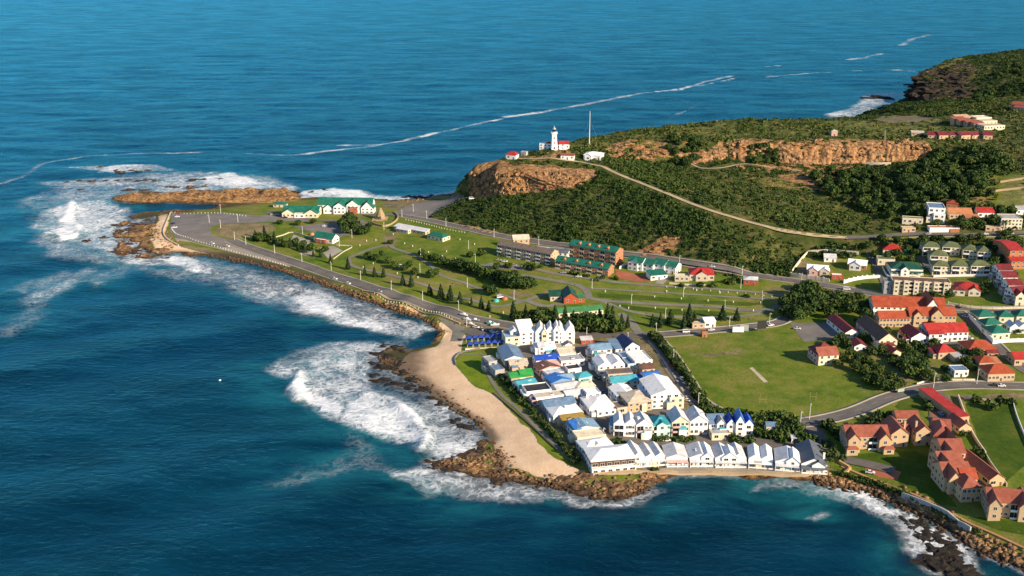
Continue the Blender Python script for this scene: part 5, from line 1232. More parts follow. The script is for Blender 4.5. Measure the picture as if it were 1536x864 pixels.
lamps('631,386 630,409 701,431 771,450 713,394 703,374', 7, 'on the upper caravan lawn', 'lamps in the caravan park')
lamps('888,433 947,456 1025,445 1087,465 1143,451 998,477 1111,433', 7, 'among the terraced camping lawns', 'lamps on the camping lawns')
lamps('1094,490 1154,485 1191,467', 7, 'along the coast road above the field', 'lamps along the coast road')
lamps('984,505 1010,545 1047,612 1200,641 1214,629 1400,582 1465,576', 9, 'along the shore road', 'lamps along the shore road')
lamps('700,490 765,498 857,505 880,502 942,510', 5, 'near the car park behind the tents', 'lamps behind the village')
lamps('852,568 905,655 915,585 945,625 870,540', 5, 'in the village streets', 'lamps in the village')
for k, (u, v) in enumerate(((1144, 605), (1219, 601))):
    o = rooted('goal_post', 'pale goal post on the playing field, %s one' % ('left' if k == 0 else 'right'), 'goal post', u, v); b = MB()
    b.tube((-1.6, 0, -.3), (-1.6, 0, 5), .05, .04, 5); b.tube((1.6, 0, -.3), (1.6, 0, 5), .05, .04, 5); b.tube((-1.6, 0, 2.4), (1.6, 0, 2.4), .04, .04, 5); b.build('frame', wallm(C['tan']), o)
b = MB(); b.prism([(-.19,-.19),(.19,-.19),(.19,.19),(-.19,.19)], -.3, .85); b.lathe([(.16, .85), (.14, 1.0), (.03, 1.08)], 6); BOL = b.mesh('bollard', [wallm((.66, .63, .55), 'white_bollard')])
def bollards(s, step, label, group):
    P = smooth_line(GW(PX(s)), .5); d = np.concatenate([[0], np.cumsum(np.hypot(*np.diff(P, axis=0).T))])
    for t in np.arange(0, d[-1], step):
        x, y = P[min(np.searchsorted(d, t), len(P)-1)]
        o = link_mesh('bollard', BOL, None, (x, y, z1(x, y)+.05)); tag(o, label, 'bollard', group)
bollards('257,343 266,352 290,360 330,372 370,383 405,392 432,400', 3.2, 'white bollard in the row between car park road and sea verge', 'bollards along the sea verge')
bollards('562,441 600,455 640,467 680,480', 3.0, 'white bollard along the sea wall of the promenade road', 'bollards on the promenade sea wall')
bollards('609,330 640,337 668,344 700,350', 3.2, 'white bollard edging the lawn under the hill foot road', 'bollards on the lawn edge')
bollards('258,319 280,321 310,320 340,321 372,325', 3.4, 'white bollard along the rear edge of the point car park', 'bollards behind the point car park')
bollards('1000,431 1040,434 1080,438 1130,442 1160,446', 6, 'short pale post along the top camping lane', 'posts along the top camping lane')
b = MB(); b.box(-.25, .25, -.2, .2, -.2, 1.1); b.box(-.3, .3, -.25, .25, 1.1, 1.25); MPT = b.mesh('power_post', [wallm((.72, .70, .62), 'meter_box')])
for k, (u, v) in enumerate(sorted(PX('550,362 564,361 607,366 619,370 643,379 670,378 590,352 655,351 683,389 540,369 908,438 982,446 1022,449 1062,452 1100,454 1141,455 983,463 1023,466 1063,467 930,460 943,463 1107,468 912,475 890,478 1080,440 1000,438 755,470 735,476 705,455 660,437 627,417 596,411 800,470 812,463 1130,467 1045,436 640,345 712,367 690,360 560,396 545,402'))):
    p = G(u, v); o = link_mesh('power_post', MPT, None, p); tag(o, 'small white power post on the camping lawn, %s from the left' % ordw(k+1), 'power post', 'white power posts on the camping lawns')

# ================================================================ vehicles
MTYRE = flatm('tyre', (.02, .02, .02), .9, .2)
def car_proto(van=False):
    b = MB()
    if van: b.prof_y([(-2.3,.35),(2.3,.35),(2.3,1.0),(1.75,1.15),(1.35,2.0),(-2.25,2.05),(-2.3,1.0)], -.88, .88)
    else: b.prof_y([(-2.1,.32),(2.1,.32),(2.15,.68),(2.0,.85),(1.0,.93),(-1.3,.98),(-2.05,.92),(-2.15,.6)], -.85, .85)
    body = b.mesh('body', [flatm('car_paint_white', (.72, .72, .72), .3, .5)])
    c = MB()
    if van: c.prof_y([(1.74,1.2),(1.40,1.95),(-2.1,1.98),(-2.1,1.3),(1.3,1.3)], -.9, .9)
    else: c.prof_y([(1.05,.935),(.35,1.38),(-.95,1.42),(-1.65,.985)], -.72, .72)
    glass = c.mesh('window', [M_GLASS])
    r = MB(); roof = None
    if not van: r.prof_y([(.32,1.385),(.25,1.45),(-.9,1.47),(-.97,1.425)], -.70, .70); roof = r.mesh('roof', [flatm('car_paint_white', (.72, .72, .72), .3, .5)])
    w = MB(); w.tube((0, -.11, 0), (0, .11, 0), .32, .32, 10); wheel = w.mesh('wheel', [MTYRE])
    return body, glass, roof, wheel
CARS = {False: car_proto(), True: car_proto(True)}
CPAINT = {n: flatm('car_paint_'+n, c, .3, .5) for n, c in dict(white=(.72,.72,.72), red=(.40,.02,.02), dark=(.03,.03,.035), silver=(.38,.39,.40), blue=(.03,.07,.22), beige=(.45,.40,.30)).items()}
def car(u, v, deg, colr, label, van=False):
    p = G(u, v); o = empty('parked_van' if van else 'parked_car', (p.x, p.y, p.z+.14), R(deg)); tag(o, label, 'van' if van else 'car')
    bd, gl, rf, wh = CARS[van]; mat = CPAINT[colr]
    for n, me in (('body', bd), ('roof', rf)):
        if me:
            c = link_mesh(n, me, o); c.material_slots[0].link = 'OBJECT'; c.material_slots[0].material = mat
    link_mesh('window', gl, o)
    for x in (-1.3, 1.3):
        for y in (-.8, .8): link_mesh('wheel', wh, o, (x, y, .32))
for q in '''268,321,10,red,red car parked at the rear corner of the point car park
266,326,10,white,white car parked just below the red car at the point
260,336,75,dark,dark car parked against the point sea wall
262,342,10,white,white car parked on the bend at the point sea wall
318,366,-30,white,white car parked by the bollards nearest the point
341,370,-30,white,white car parked by the bollards further along the promenade
502,419,-32,white,white car driving on the promenade road
522,426,-32,white,white car parked on the seaward kerb of the promenade road
569,438,-32,silver,silver car on the promenade road beside the sea wall
487,340,5,white,white car in the station car park by the shrub island
415,324,5,dark,dark car in the restaurant forecourt, left one
428,327,5,dark,dark car in the restaurant forecourt, right one
407,322,95,silver,silver car beside the beach shelter
757,393,-15,white,white car in front of the brown apartment block
771,399,-15,silver,silver car further right in the apartment car park
787,400,-15,white,white car at the right end of the apartment car park
748,391,-15,beige,beige car at the left end of the apartment car park
868,416,-15,white,white car in front of the low green-roofed apartments
898,419,-15,blue,blue car in front of the low green-roofed apartments
845,410,-15,silver,silver car at the left corner of the low apartments
1068,401,-22,white,white car on the hill foot road above the red bungalow
1067,496,8,white,white car on the coast road beside the store
1156,489,20,white,white car on the coast road near the black billboard
1196,494,-20,white,white car alone in the sunny grey yard
993,523,-60,white,white car at the top of the field parking strip
1007,549,-60,red,red car parked against the field hedge
1023,570,-60,white,white car parked by the hedge, upper of three
1029,577,-60,white,white car parked by the hedge, middle of three
1034,584,-60,silver,silver car parked by the hedge, lower of three
1031,602,-40,white,white car parked beside the tallest gable house
1502,580,0,white,white car on the shore road near the corner house
1493,579,0,dark,dark car close behind the white one on the shore road
1305,710,-20,white,white car on the estate terrace by the sea
1409,612,95,dark,dark car at the top of the red carport yard
1411,622,95,silver,silver car in the middle of the red carport yard
1415,634,95,dark,dark car at the bottom of the red carport yard
1454,508,-55,white,white car behind the red-roofed white hall
1474,515,-20,white,white car at the corner of the town lane
1437,462,-30,dark,dark car on the street beside the school
1448,476,-50,silver,silver car on the street along the emerald cottages
815,284,15,red,red car at the foot of the orange cliff, left
831,282,15,red,red car at the foot of the orange cliff, right
1392,352,0,silver,silver car on the hill road by the white villa
1478,352,0,white,white car on the hill road by the carport
1516,351,0,white,white car on the hill road by the arcade villa
806,552,-60,silver,silver car in the village street beside the royal blue roof
852,596,-50,dark,dark car in the village street by the beach row
896,568,-60,dark,dark car in the middle village street, upper
905,590,-60,blue,blue car in the middle village street, lower
1000,662,0,white,white car in the lane between the two seafront rows
1110,663,0,silver,silver car in the lane below the royal blue gables
714,492,-25,white,white car in the row behind the tents, closest to the sea
723,495,-60,silver,silver car in the row behind the tents, second
730,497,-60,dark,dark car in the row behind the tents, third
738,499,-60,white,white car in the row behind the tents, fourth
746,501,-60,white,white car in the row behind the tents, fifth
754,502,-60,blue,blue car in the row behind the tents, last by the hotel
1337,418,-40,blue,blue car under the mansion garden wall
1390,402,-50,white,white car in the lane beside the mansion'''.split('\n'):
    u, v, dg, cc, lab = q.split(',', 4); car(float(u), float(v), float(dg), cc, lab)
for q in '''1029,499,8,white,white van on the coast road by the pines
1270,435,-10,white,long white van at the compound gate
513,335,60,white,white tour van in the station car park
707,299,20,white,white van on the paved ramp under the orange cliff
602,401,-20,white,white camper van on the caravan lawn
750,447,20,white,white camper van among tents on the lower lawn'''.split('\n'):
    u, v, dg, cc, lab = q.split(',', 4); car(float(u), float(v), float(dg), cc, lab, True)
def boat(u, v, deg, label, c):
    o = rooted('small_boat', label, 'boat', u, v, R(deg), dz=.4); b = MB()
    sec = [(-2.6, .85, .55), (-1, 1.05, .5), (1, .95, .5), (2.3, .45, .62), (3, .04, .9)]; vs = []; fs = []
    for x, w, h_ in sec: vs += [(x, -w, h_+.5), (x, -w*.55, .1), (x, 0, 0), (x, w*.55, .1), (x, w, h_+.5)]
    for k in range(4):
        for e in range(4): fs.append((5*k+e, 5*k+e+1, 5*k+e+6, 5*k+e+5))
        fs.append((5*k+4, 5*k, 5*k+5, 5*k+9))
    fs.append((0, 1, 2, 3, 4)); b.add(vs, fs); b.build('hull', flatm('boat_paint', c), o)
    b = MB(); b.prof_y([(-.9, .95), (1.0, .95), (.6, 1.7), (-.7, 1.75)], -.6, .6); b.build('cabin', MW, o)
    b = MB(); b.box(-2.2, 2.4, -.5, .5, -.45, -.02); b.build('trailer', MTYRE, o)
for q in ((696, 474, -30, 'white boat on a trailer nearest the promenade', (.7, .7, .7)), (701, 481, -30, 'white boat on a trailer in the middle of the boat yard', (.72, .70, .62)), (706, 488, -30, 'cream boat on a trailer nearest the tents', (.6, .55, .42)),
          (735, 486, 40, 'teal boat on the sandy yard', (.05, .22, .22)), (742, 489, 10, 'white boat on the sandy yard right of the teal one', (.72, .72, .72)), (713, 482, -10, 'blue-grey boat parked on the brown earth behind the others', (.2, .25, .32))): boat(*q)
def dome_tent(u, v, c, label):
    o = rooted('dome_tent', label, 'tent', u, v); b = MB(); b.lathe([(2.2, -.2), (2.0, .7), (1.3, 1.5), (.1, 1.9)], 10); b.build('canopy', flatm('tent_cloth', c), o)
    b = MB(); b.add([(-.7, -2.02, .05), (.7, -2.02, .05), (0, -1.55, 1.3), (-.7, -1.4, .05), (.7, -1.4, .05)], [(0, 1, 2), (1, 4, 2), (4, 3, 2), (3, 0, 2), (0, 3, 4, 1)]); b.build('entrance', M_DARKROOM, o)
for q in ((744, 452, (.05, .40, .40), 'turquoise tent beside the white camper van'), (757, 449, (.5, .12, .05), 'orange tent beside the white camper van'), (661, 386, (.74, .74, .72), 'large white tent under the dark casuarinas'), (737, 417, (.2, .4, .6), 'pale blue tent in the gap between dark casuarina clumps'), (468, 352, (.5, .2, .1), 'rust red awning at the miniature golf kiosk')): dome_tent(*q)

# miniature golf beds
for k, (s, m) in enumerate((('440,352 466,361 462,372 436,362', M_CONC), ('478,372 500,369 514,376 492,388', M_CONC), ('455,375 474,376 470,386 450,382', M_PAVE))): patch('golf_court', s, m, .1, 2)

x_, y_ = U(330, 572, 0)
o = empty('buoy', (x_, y_, .1)); tag(o, 'small white mooring buoy alone on the open bay', 'buoy')
b = MB(); b.lathe([(.2, -.4), (.75, .0), (.8, .5), (.5, .9), (.12, 1.2)], 10); b.build('float', MPW, o); b = MB(); b.tube((0, 0, 1.1), (0, 0, 1.9), .08, .06, 5); b.build('post', MTYRE, o)
# ================================================================ rocks
def rockm(name, wetness, g=(1, 1, 1)):
    m, nt, bs = newmat(name); pos = N(nt, 'NewGeometry').outputs['Position']
    a = noise(nt, .35, 7, .7, pos, .5); d = wetness
    c = ramp(nt, a, [(.3, (.035*d*g[0], .023*d*g[1], .015*d*g[2])), (.47, (.16*d*g[0], .085*d*g[1], .038*d*g[2])), (.6, (.34*d*g[0], .185*d*g[1], .08*d*g[2])), (.75, (.48*d*g[0], .31*d*g[1], .16*d*g[2]))])
    sz = N(nt, 'SeparateXYZ'); lk(nt, pos, sz.inputs[0])
    c = mixc(nt, mth(nt, 'MULTIPLY', mrange(nt, mth(nt, 'ADD', sz.outputs[2], mth(nt, 'MULTIPLY', a, -1.2)), -.3, .9, 1, 0), .8), c, (.018, .014, .012))
    lk(nt, c, bs.inputs['Base Color']); bs.inputs['Roughness'].default_value = .85; bs.inputs['Specular IOR Level'].default_value = .2
    bump(nt, a, .8, .8, bs); return m
M_ROCK = rockm('coast_rock', .75, (.9, 1, 1.15)); M_DROCK = rockm('dark_rock', .24, (.7, 1, 1.5)); M_BOULD = rockm('dry_boulder', 1.12, (.95, 1.02, 1.12))
def rock_shape(seed, sub, flat):
    bm = bmesh.new(); bmesh.ops.create_icosphere(bm, subdivisions=sub, radius=1); o = Vector((seed*7.1, seed*3.3, 1.7*seed))
    for v in bm.verts:
        n = v.co.normalized(); d = 1+.75*mnoise.noise(n*1.3+o)+.35*mnoise.noise(n*3.1+o)+.18*mnoise.noise(n*7+o)
        v.co = Vector((n.x*d, n.y*d*.8, n.z*d*flat))
    me = bpy.data.meshes.new('rock'); bm.to_mesh(me); bm.free(); return me
RSH = [rock_shape(k+1, 3, .55) for k in range(6)]
DSH = []
for me in RSH:
    me.materials.append(M_ROCK); c = me.copy(); c.materials.clear(); c.materials.append(M_DROCK); DSH.append(c)
def rocks(s, label, group, dark=False):
    for k, q in enumerate(sorted(PX(s))):
        u, v, r = q; x, y = U(u, v, 0); z = max(z1(x, y), 0) if -390 < x < 1000 else 0
        if 'crag' in label: p = G(u, v); x, y, z = p.x, p.y, p.z-.1*r; r = r*.62
        o = link_mesh('sea_rock', (DSH if dark else RSH)[k % 6], None, (x, y, (z if 'crag' in label else min(z, 2))-.15*r)); rr = random.uniform(.8, 1.25)
        o.scale = (r*rr*1.25, r/rr*1.05, r*(.75 if 'crag' in label else .5)); o.rotation_euler = (0, 0, random.uniform(-.5, .5)); tag(o, '%s, %s from the left' % (label, ordw(k+1)), 'rock', group)
rocks('150,250,3 172,256,5 182,258,6 196,256,5 208,257,4 222,255,3 120,271,4 138,272,5 158,271,4 176,271,5 190,270,4 205,271,5 218,270,6 232,271,4 100,273,3 288,270,6 305,269,5 330,268,3 250,280,5 265,281,6 285,281,8 308,279,6 120,284,4 196,284,5 215,285,5 345,290,7 375,288,9 420,290,8 190,297,7 180,298,5', 'low rock awash in the surf beyond the point', 'rocks awash off the point')
rocks('178,338,5 186,346,6 196,352,5 205,345,7 214,358,6 192,366,5 182,376,6 200,378,7 220,374,6 240,376,6 228,365,5 208,336,5 222,330,5 130,361,4 155,356,4 170,377,5', 'brown boulder on the rocky tip of the point', 'boulders at the tip of the point')
rocks('575,518,4 590,522,5 602,528,4 570,530,4 584,536,6 560,545,4 572,550,5 590,552,4 606,560,5 560,562,4 576,570,5 594,575,4 612,580,5 556,530,3 630,585,4 645,598,4 660,606,4 640,582,3 600,545,4 620,570,4 682,630,4 700,640,4', 'dark wet reef rock in the bay foam', 'reef rocks in the bay', True)
rocks('640,692,3 655,700,4 668,694,3 684,702,4 700,694,5 715,686,5 722,700,4 735,690,4 740,705,4 755,712,4 775,718,4 795,724,4 700,706,4 722,712,3 672,705,3 748,722,4 718,676,4 735,666,4 728,650,3', 'rusty rock on the spit below the beach', 'rocks on the beach spit')
rocks('850,722,5 865,728,5 880,718,6 890,734,5 905,726,6 915,738,5 925,730,5 940,735,5 955,728,4 970,724,4 900,744,4 870,738,4 930,744,4 985,720,4 845,732,3 895,716,5', 'ochre boulder in front of the seafront corner house', 'boulders before the corner house')
rocks('1352,780,4 1365,790,4 1380,784,4 1392,798,5 1405,808,5 1398,822,4 1415,828,5 1430,838,5 1410,846,5 1440,852,5 1380,806,4 1425,818,4 1450,862,6 1392,838,5 1372,798,3', 'dark rock in the foam at lower right', 'rocks at the lower right shore', True)
rocks('485,285,6 468,288,5 440,290,6 610,295,5 620,296,6 634,296,7 646,293,4 578,301,4 590,303,4', 'dark rock behind the hotel at the surf line', 'rocks behind the hotel', True)
rocks('1302,147,9 1316,146,15 1334,148,9 1262,177,8 1274,177,10 1284,176,7', 'black sea rock off the far bay', 'sea rocks in the far bay', True)
# rubble along the shore: beyond counting
def blob_cloud(P, Rr, shapes, seed):
    r = np.random.RandomState(seed); vs = []; fs = []; n0 = 0; cv = []
    for (x, y, z), s in zip(P, Rr):
        v, f = shapes[r.randint(len(shapes))]; a = r.rand()*6.28; c_, s_ = math.cos(a), math.sin(a)
        w = v*np.array([s*(.8+.5*r.rand()), s*(.8+.5*r.rand()), s*(.7+.4*r.rand())]); w = np.stack([w[:, 0]*c_-w[:, 1]*s_, w[:, 0]*s_+w[:, 1]*c_, w[:, 2]], 1)
        vs.append(w+np.array([x, y, z])); fs.append(f+n0); n0 += len(v)
    return np.concatenate(vs), np.concatenate(fs)
def small_rock(seed):
    me = rock_shape(seed, 1, .7); v = np.array([q.co[:] for q in me.vertices]); f = np.array([p.vertices[:] for p in me.polygons]); bpy.data.meshes.remove(me); return v, f
SRK = [small_rock(k+20) for k in range(8)]
CP_ = dens(CO[:84], 1.4)
def along(s, n, depth, seed, smin=.5, smax=1.5):
    """boulders strewn within depth metres of a line through the photograph"""
    P = smooth_line(GW(PX(s)), 1.0); r = np.random.RandomState(seed); k = r.randint(len(P), size=n); off = r.randn(n, 2)*depth/2
    q = P[k]+off; z = np.maximum(zat(q[:, 0], q[:, 1]), -.3); return np.column_stack([q, z]), smin+(smax-smin)*r.rand(n)**2
def rubble(name, specs):
    A = [along(*q) for q in specs]; P = np.concatenate([a[0] for a in A]); S_ = np.concatenate([a[1] for a in A])
    v, f = blob_cloud(P, S_, SRK, 5); o = link_mesh(name, np_mesh(name, v, f, [M_BOULD])); tag(o, kind='stuff'); return o
rubble('shore_boulders', (('1226,718 1260,727 1300,735 1340,748 1380,766 1420,786 1460,812 1536,846', 1300, 5, 1, .5, 1.7), ('280,381 330,387 380,395 420,405 460,417 500,430 550,447 590,461 625,474', 1100, 4.5, 2, .5, 1.5),
    ('650,694 690,696 720,690 740,680 760,712 800,722 850,728 900,738 940,736 985,718', 800, 7, 3, .4, 1.4), ('176,346 190,360 180,376 215,382 250,376 240,352 215,334', 500, 7, 4, .4, 1.6), ('720,640 690,612 660,590 620,565 590,550 570,535', 150, 5, 5, .4, 1.3),
    ('600,302 640,299 690,291', 120, 4, 7, .6, 1.5)))

# ================================================================ leaves
def leafm(name, dark, mid, light):
    m, nt, bs = newmat(name); pos = N(nt, 'NewGeometry').outputs['Position']; oi = N(nt, 'ObjectInfo')
    tn = N(nt, 'Attribute', attribute_name='tint', attribute_type='GEOMETRY').outputs['Fac']
    f = mth(nt, 'ADD', mth(nt, 'MULTIPLY', tn, .75), mth(nt, 'MULTIPLY', oi.outputs['Random'], .25))
    c = ramp(nt, f, [(.1, dark), (.5, mid), (.95, light)]); lk(nt, c, bs.inputs['Base Color']); bs.inputs['Roughness'].default_value = .75; bs.inputs['Specular IOR Level'].default_value = .2
    return m
M_SCRUB = leafm('scrub_leaves', (.017, .040, .006), (.050, .080, .013), (.130, .128, .032))
M_TREE = leafm('tree_leaves', (.018, .040, .007), (.042, .078, .013), (.095, .125, .024))
M_DARK = leafm('dark_leaves', (.015, .036, .007), (.036, .066, .012), (.080, .105, .022))
M_PINE = leafm('pine_needles', (.008, .022, .007), (.019, .040, .011), (.045, .070, .016))
M_BRIGHT = leafm('bright_leaves', (.025, .050, .007), (.050, .085, .012), (.10, .12, .022))
M_BARK = flatm('bark', (.10, .075, .05), .95, .1)
def quads(C_, Nn, size, r):
    """one square leaf clump at each point of C_, roughly facing Nn"""
    n = len(C_); a = r.randn(n, 3); t = np.cross(Nn, a); t /= np.maximum(np.linalg.norm(t, axis=1)[:, None], 1e-6); b_ = np.cross(Nn, t); s = (size*(.6+.8*r.rand(n)))[:, None]
    return np.stack([C_-t*s-b_*s*.7, C_+t*s-b_*s*.6, C_+t*s*.8+b_*s*.7, C_-t*s*.7+b_*s*.8], 1).reshape(-1, 3)
def sphere_pts(n, r):
    d = r.randn(n, 3); return d/np.linalg.norm(d, axis=1)[:, None]
def crown_mesh(seed, kind, mat):
    r = np.random.RandomState(seed); V = []; T = []
    if kind == 'broad':
        n = 16; cs = sphere_pts(n, r)*np.array([.62, .62, .40])*(.35+.65*r.rand(n)[:, None]); cs[:, 2] += .62
        for c in cs:
            k = 46; d = sphere_pts(k, r); d[:, 2] = d[:, 2]*.75+.1; rad = .24+.16*r.rand(); p = c+d*rad*(.75+.35*r.rand(k)[:, None]); nn = d+.6*r.randn(k, 3); nn /= np.linalg.norm(nn, axis=1)[:, None]
            V.append(quads(p, nn, np.full(k, .085), r)); T.append(np.repeat(np.clip(.5+.22*r.randn()+.12*r.randn(k), 0, 1), 4))
    elif kind == 'pine':
        for L_ in np.linspace(.12, 1.0, 15):
            rad = .27*(1.05-L_)**.8+.015; k = max(7, int(62*rad/.27)); a = r.rand(k)*6.28; q = np.sqrt(r.rand(k)); p = np.stack([np.cos(a)*rad*q, np.sin(a)*rad*q, np.full(k, L_)-.05*q+.012*r.randn(k)], 1)
            nn = np.stack([np.cos(a)*.7, np.sin(a)*.7, np.ones(k)], 1)+.5*r.randn(k, 3); nn /= np.linalg.norm(nn, axis=1)[:, None]
            V.append(quads(p, nn, np.full(k, .042), r)); T.append(np.repeat(np.clip(.45+.25*r.randn(k), 0, 1), 4))
    elif kind == 'shrub':
        for c in sphere_pts(7, r)*np.array([.5, .5, .25])+np.array([0, 0, .38]):
            k = 40; d = sphere_pts(k, r); p = c+d*.36*(.7+.4*r.rand(k)[:, None]); p[:, 2] = np.abs(p[:, 2]); nn = d+.6*r.randn(k, 3); nn /= np.linalg.norm(nn, axis=1)[:, None]
            V.append(quads(p, nn, np.full(k, .12), r)); T.append(np.repeat(np.clip(.5+.22*r.randn()+.12*r.randn(k), 0, 1), 4))
    elif kind == 'palm':
        for f_ in range(22):
            a = r.rand()*6.28; e = r.uniform(-.3, 1.1)
            for t in np.linspace(.1, 1, 7):
                p = np.array([[math.cos(a)*t*.45*math.cos(e*.6), math.sin(a)*t*.45*math.cos(e*.6), .82+.28*t*math.sin(e)-.26*t*t]]); V.append(quads(p, np.array([[.2*math.cos(a), .2*math.sin(a), 1.]]), np.array([.05]), r)); T.append(np.full(4, r.rand()))
    V = np.concatenate(V); T = np.concatenate(T); me = np_mesh('crown', V, np.arange(len(V)).reshape(-1, 4), [mat])
    a = me.attributes.new('tint', 'FLOAT', 'POINT'); a.data.foreach_set('value', T.astype(np.float32)); return me
def trunk_mesh(kind):
    b = MB()
    if kind == 'pine': b.tube((0, 0, -.06), (0, 0, .96), .022, .006, 6)
    elif kind == 'palm': b.tube((0, 0, -.06), (.02, 0, .42), .035, .028, 6); b.tube((.02, 0, .42), (0, .01, .84), .028, .022, 6)
    else:
        b.tube((0, 0, -.1), (.01, 0, .34), .045, .03, 6)
        for a in (0, 1.7, 3.1, 4.6): b.tube((.01, 0, .30), (.33*math.cos(a), .33*math.sin(a), .66), .024, .01, 5)
    return b.mesh('trunk', [M_BARK])
TK = {k: trunk_mesh(k) for k in ('broad', 'pine', 'palm')}; TK['shrub'] = TK['broad']
CRN = {(k, m.name): [crown_mesh(31*q+len(k), k, m) for q in range(4 if k != 'palm' else 2)] for k, m in (('broad', M_TREE), ('broad', M_DARK), ('broad', M_BRIGHT), ('pine', M_PINE), ('shrub', M_DARK), ('shrub', M_BRIGHT), ('shrub', M_TREE), ('palm', M_BRIGHT))}
NAMES = {'bush': ('bush', 'bush'), 'broad': ('broad_tree', 'tree'), 'pine': ('pine_tree', 'pine'), 'shrub': ('shrub', 'shrub'), 'palm': ('palm_tree', 'palm')}
def trees(kind, mat, s, label, group, world=None, nm=None):
    L_ = [(G(u, v), h) for u, v, h in sorted(PX(s))] if world is None else world
    L_ = [(p_, h_*(.74 if group.startswith(('garden trees', 'dark trees in the right', 'light garden', 'small trees')) else .82 if group.startswith(('grove', 'trees opp', 'dark casu', 'thicket')) else 1)) for p_, h_ in L_]
    L_ = sorted(L_, key=lambda q: q[0].x/q[0].y)
    for k, (p, h) in enumerate(L_):
        nm_ = NAMES[nm or kind]; o = empty(nm_[0], p, random.uniform(0, 6.28)); o.scale = (h*random.uniform(.9, 1.15),)*2+(h,) if kind != 'pine' else (h*random.uniform(.75, 1.15),)*2+(h*random.uniform(.85, 1.2),)
        if kind == 'pine': o.rotation_euler = (random.uniform(-.05, .05), random.uniform(-.05, .05), random.uniform(0, 6))
        tag(o, '%s, %s from the left' % (label, ordw(k+1)) if len(L_) > 1 else label, nm_[1], group)
        cs = CRN[(kind, mat.name)]+(CRN[(kind, M_TREE.name)] if kind == 'broad' and mat == M_DARK else []); link_mesh('crown', cs[random.randrange(len(cs))], o)
        if kind != 'shrub': link_mesh('trunk', TK[kind], o)
        else: link_mesh('stem', TK['broad'], o)
trees('pine', M_PINE, '383,361,10 398,360,11 411,365,9 424,369,8 435,370,8 458,379,8 481,386,7 496,395,7 522,404,8 547,413,7 562,415,8 575,416,8 604,428,8 617,430,8 645,443,9 661,448,11 675,451,11 690,455,9 722,463,9 770,477,10 733,466,7 707,457,6 447,375,6 470,385,5', 'dark Norfolk pine on the promenade lawn', 'Norfolk pines on the promenade lawn')
trees('pine', M_PINE, '833,485,11 847,484,10 860,487,9 900,491,11 910,490,14 918,496,15 933,497,12 788,480,9 820,483,9 941,492,9', 'tall dark pine in the clump behind the white village', 'pines behind the village')
trees('pine', M_PINE, '1005,486,11 1025,494,10 1033,489,13 1041,486,10 1083,480,12 1105,481,9 978,490,9 990,492,10', 'pine on the lawn above the coast road', 'pines above the coast road')
trees('broad', M_DARK, '655,392,7 664,400,8 676,402,8 688,404,9 698,408,10 708,410,10 718,413,10 727,416,10 640,390,6 632,384,6 745,424,9 756,428,10 767,431,10 778,433,10 789,433,9 797,432,7 752,418,8 770,422,8', 'dense dark casuarina in the thick band across the caravan lawn', 'dark casuarinas on the caravan lawn')
trees('broad', M_TREE, '552,388,6 565,391,6 583,395,7 592,402,7 572,384,5 607,406,6 614,400,5 622,412,6 648,416,7 654,412,6 740,443,8 730,437,6 585,366,5 745,404,6 762,402,6 705,386,5 788,404,5 722,384,6 800,406,6', 'small green tree between the camping plots', 'small trees on the camping plots')
trees('broad', M_DARK, '515,342,8 525,340,10 534,349,8 545,352,6 553,344,5 520,350,7 420,336,4 447,338,4 470,336,4', 'dark round tree at the station car park', 'trees round the station car park')
trees('broad', M_TREE, '390,362,6 404,362,6 418,368,5 430,371,5 443,366,5 455,371,5 466,376,5 488,378,4', 'bushy tree among the miniature golf pines', 'bushy trees at the golf garden')
trees('broad', M_DARK, '798,484,7 808,486,8 870,492,8 880,494,9 888,496,9 896,497,8 812,478,7 855,494,7 865,497,7 925,499,7 876,488,8 905,498,7 780,482,6 846,493,6', 'dark tree in the thicket behind the white village', 'dark trees behind the village')
trees('broad', M_DARK, '1198,446,10 1208,450,11 1218,455,10 1228,452,9 1205,460,10 1190,458,9 1215,466,10 1200,470,9 1185,466,8 1230,462,9 1240,466,8 1180,475,8 1195,480,9 1212,476,8 1176,460,7 1222,440,8 1210,437,9 1250,462,8 1262,458,8 1275,470,8 1290,466,8 1298,480,8 1290,487,7 1246,478,7', 'dark spreading tree in the grove beside the coast road bend', 'grove at the coast road bend')
trees('broad', M_TREE, '1240,446,7 1258,448,7 1272,452,7 1288,450,6 1205,478,7 1300,462,6 1330,457,5 1390,460,5', 'green tree under the hill foot road opposite the compound', 'trees opposite the compound')
trees('broad', M_DARK, '1250,520,7 1262,514,7 1270,520,6 1296,512,6 1322,532,7 1306,534,6 1330,512,6 1352,520,6 1360,528,6 1372,526,7 1366,536,6 1384,530,6 1395,524,6 1352,506,5 1308,515,6 1356,510,6 1362,546,9 1370,556,9 1380,562,9 1364,566,8 1372,545,8 1356,556,8 1390,570,7 1385,552,7 1400,575,5 1420,572,5 1310,556,6 1300,548,6 1290,545,6 1282,556,7 1296,562,7 1306,570,8 1316,578,7 1326,586,7 1286,545,6 1275,535,6 1262,540,6 1255,550,5 1400,520,6 1450,548,7 1462,540,8 1456,556,6 1446,536,6 1336,570,6 1346,576,5', 'dark garden tree between field and shore road', 'garden trees between field and town')
trees('broad', M_BRIGHT, '1340,548,6 1320,560,6 1302,576,6 1342,586,6 1336,538,5 1350,580,5 1396,492,5 1330,500,5 1416,556,4', 'lighter green garden tree between field and town', 'light garden trees in town')
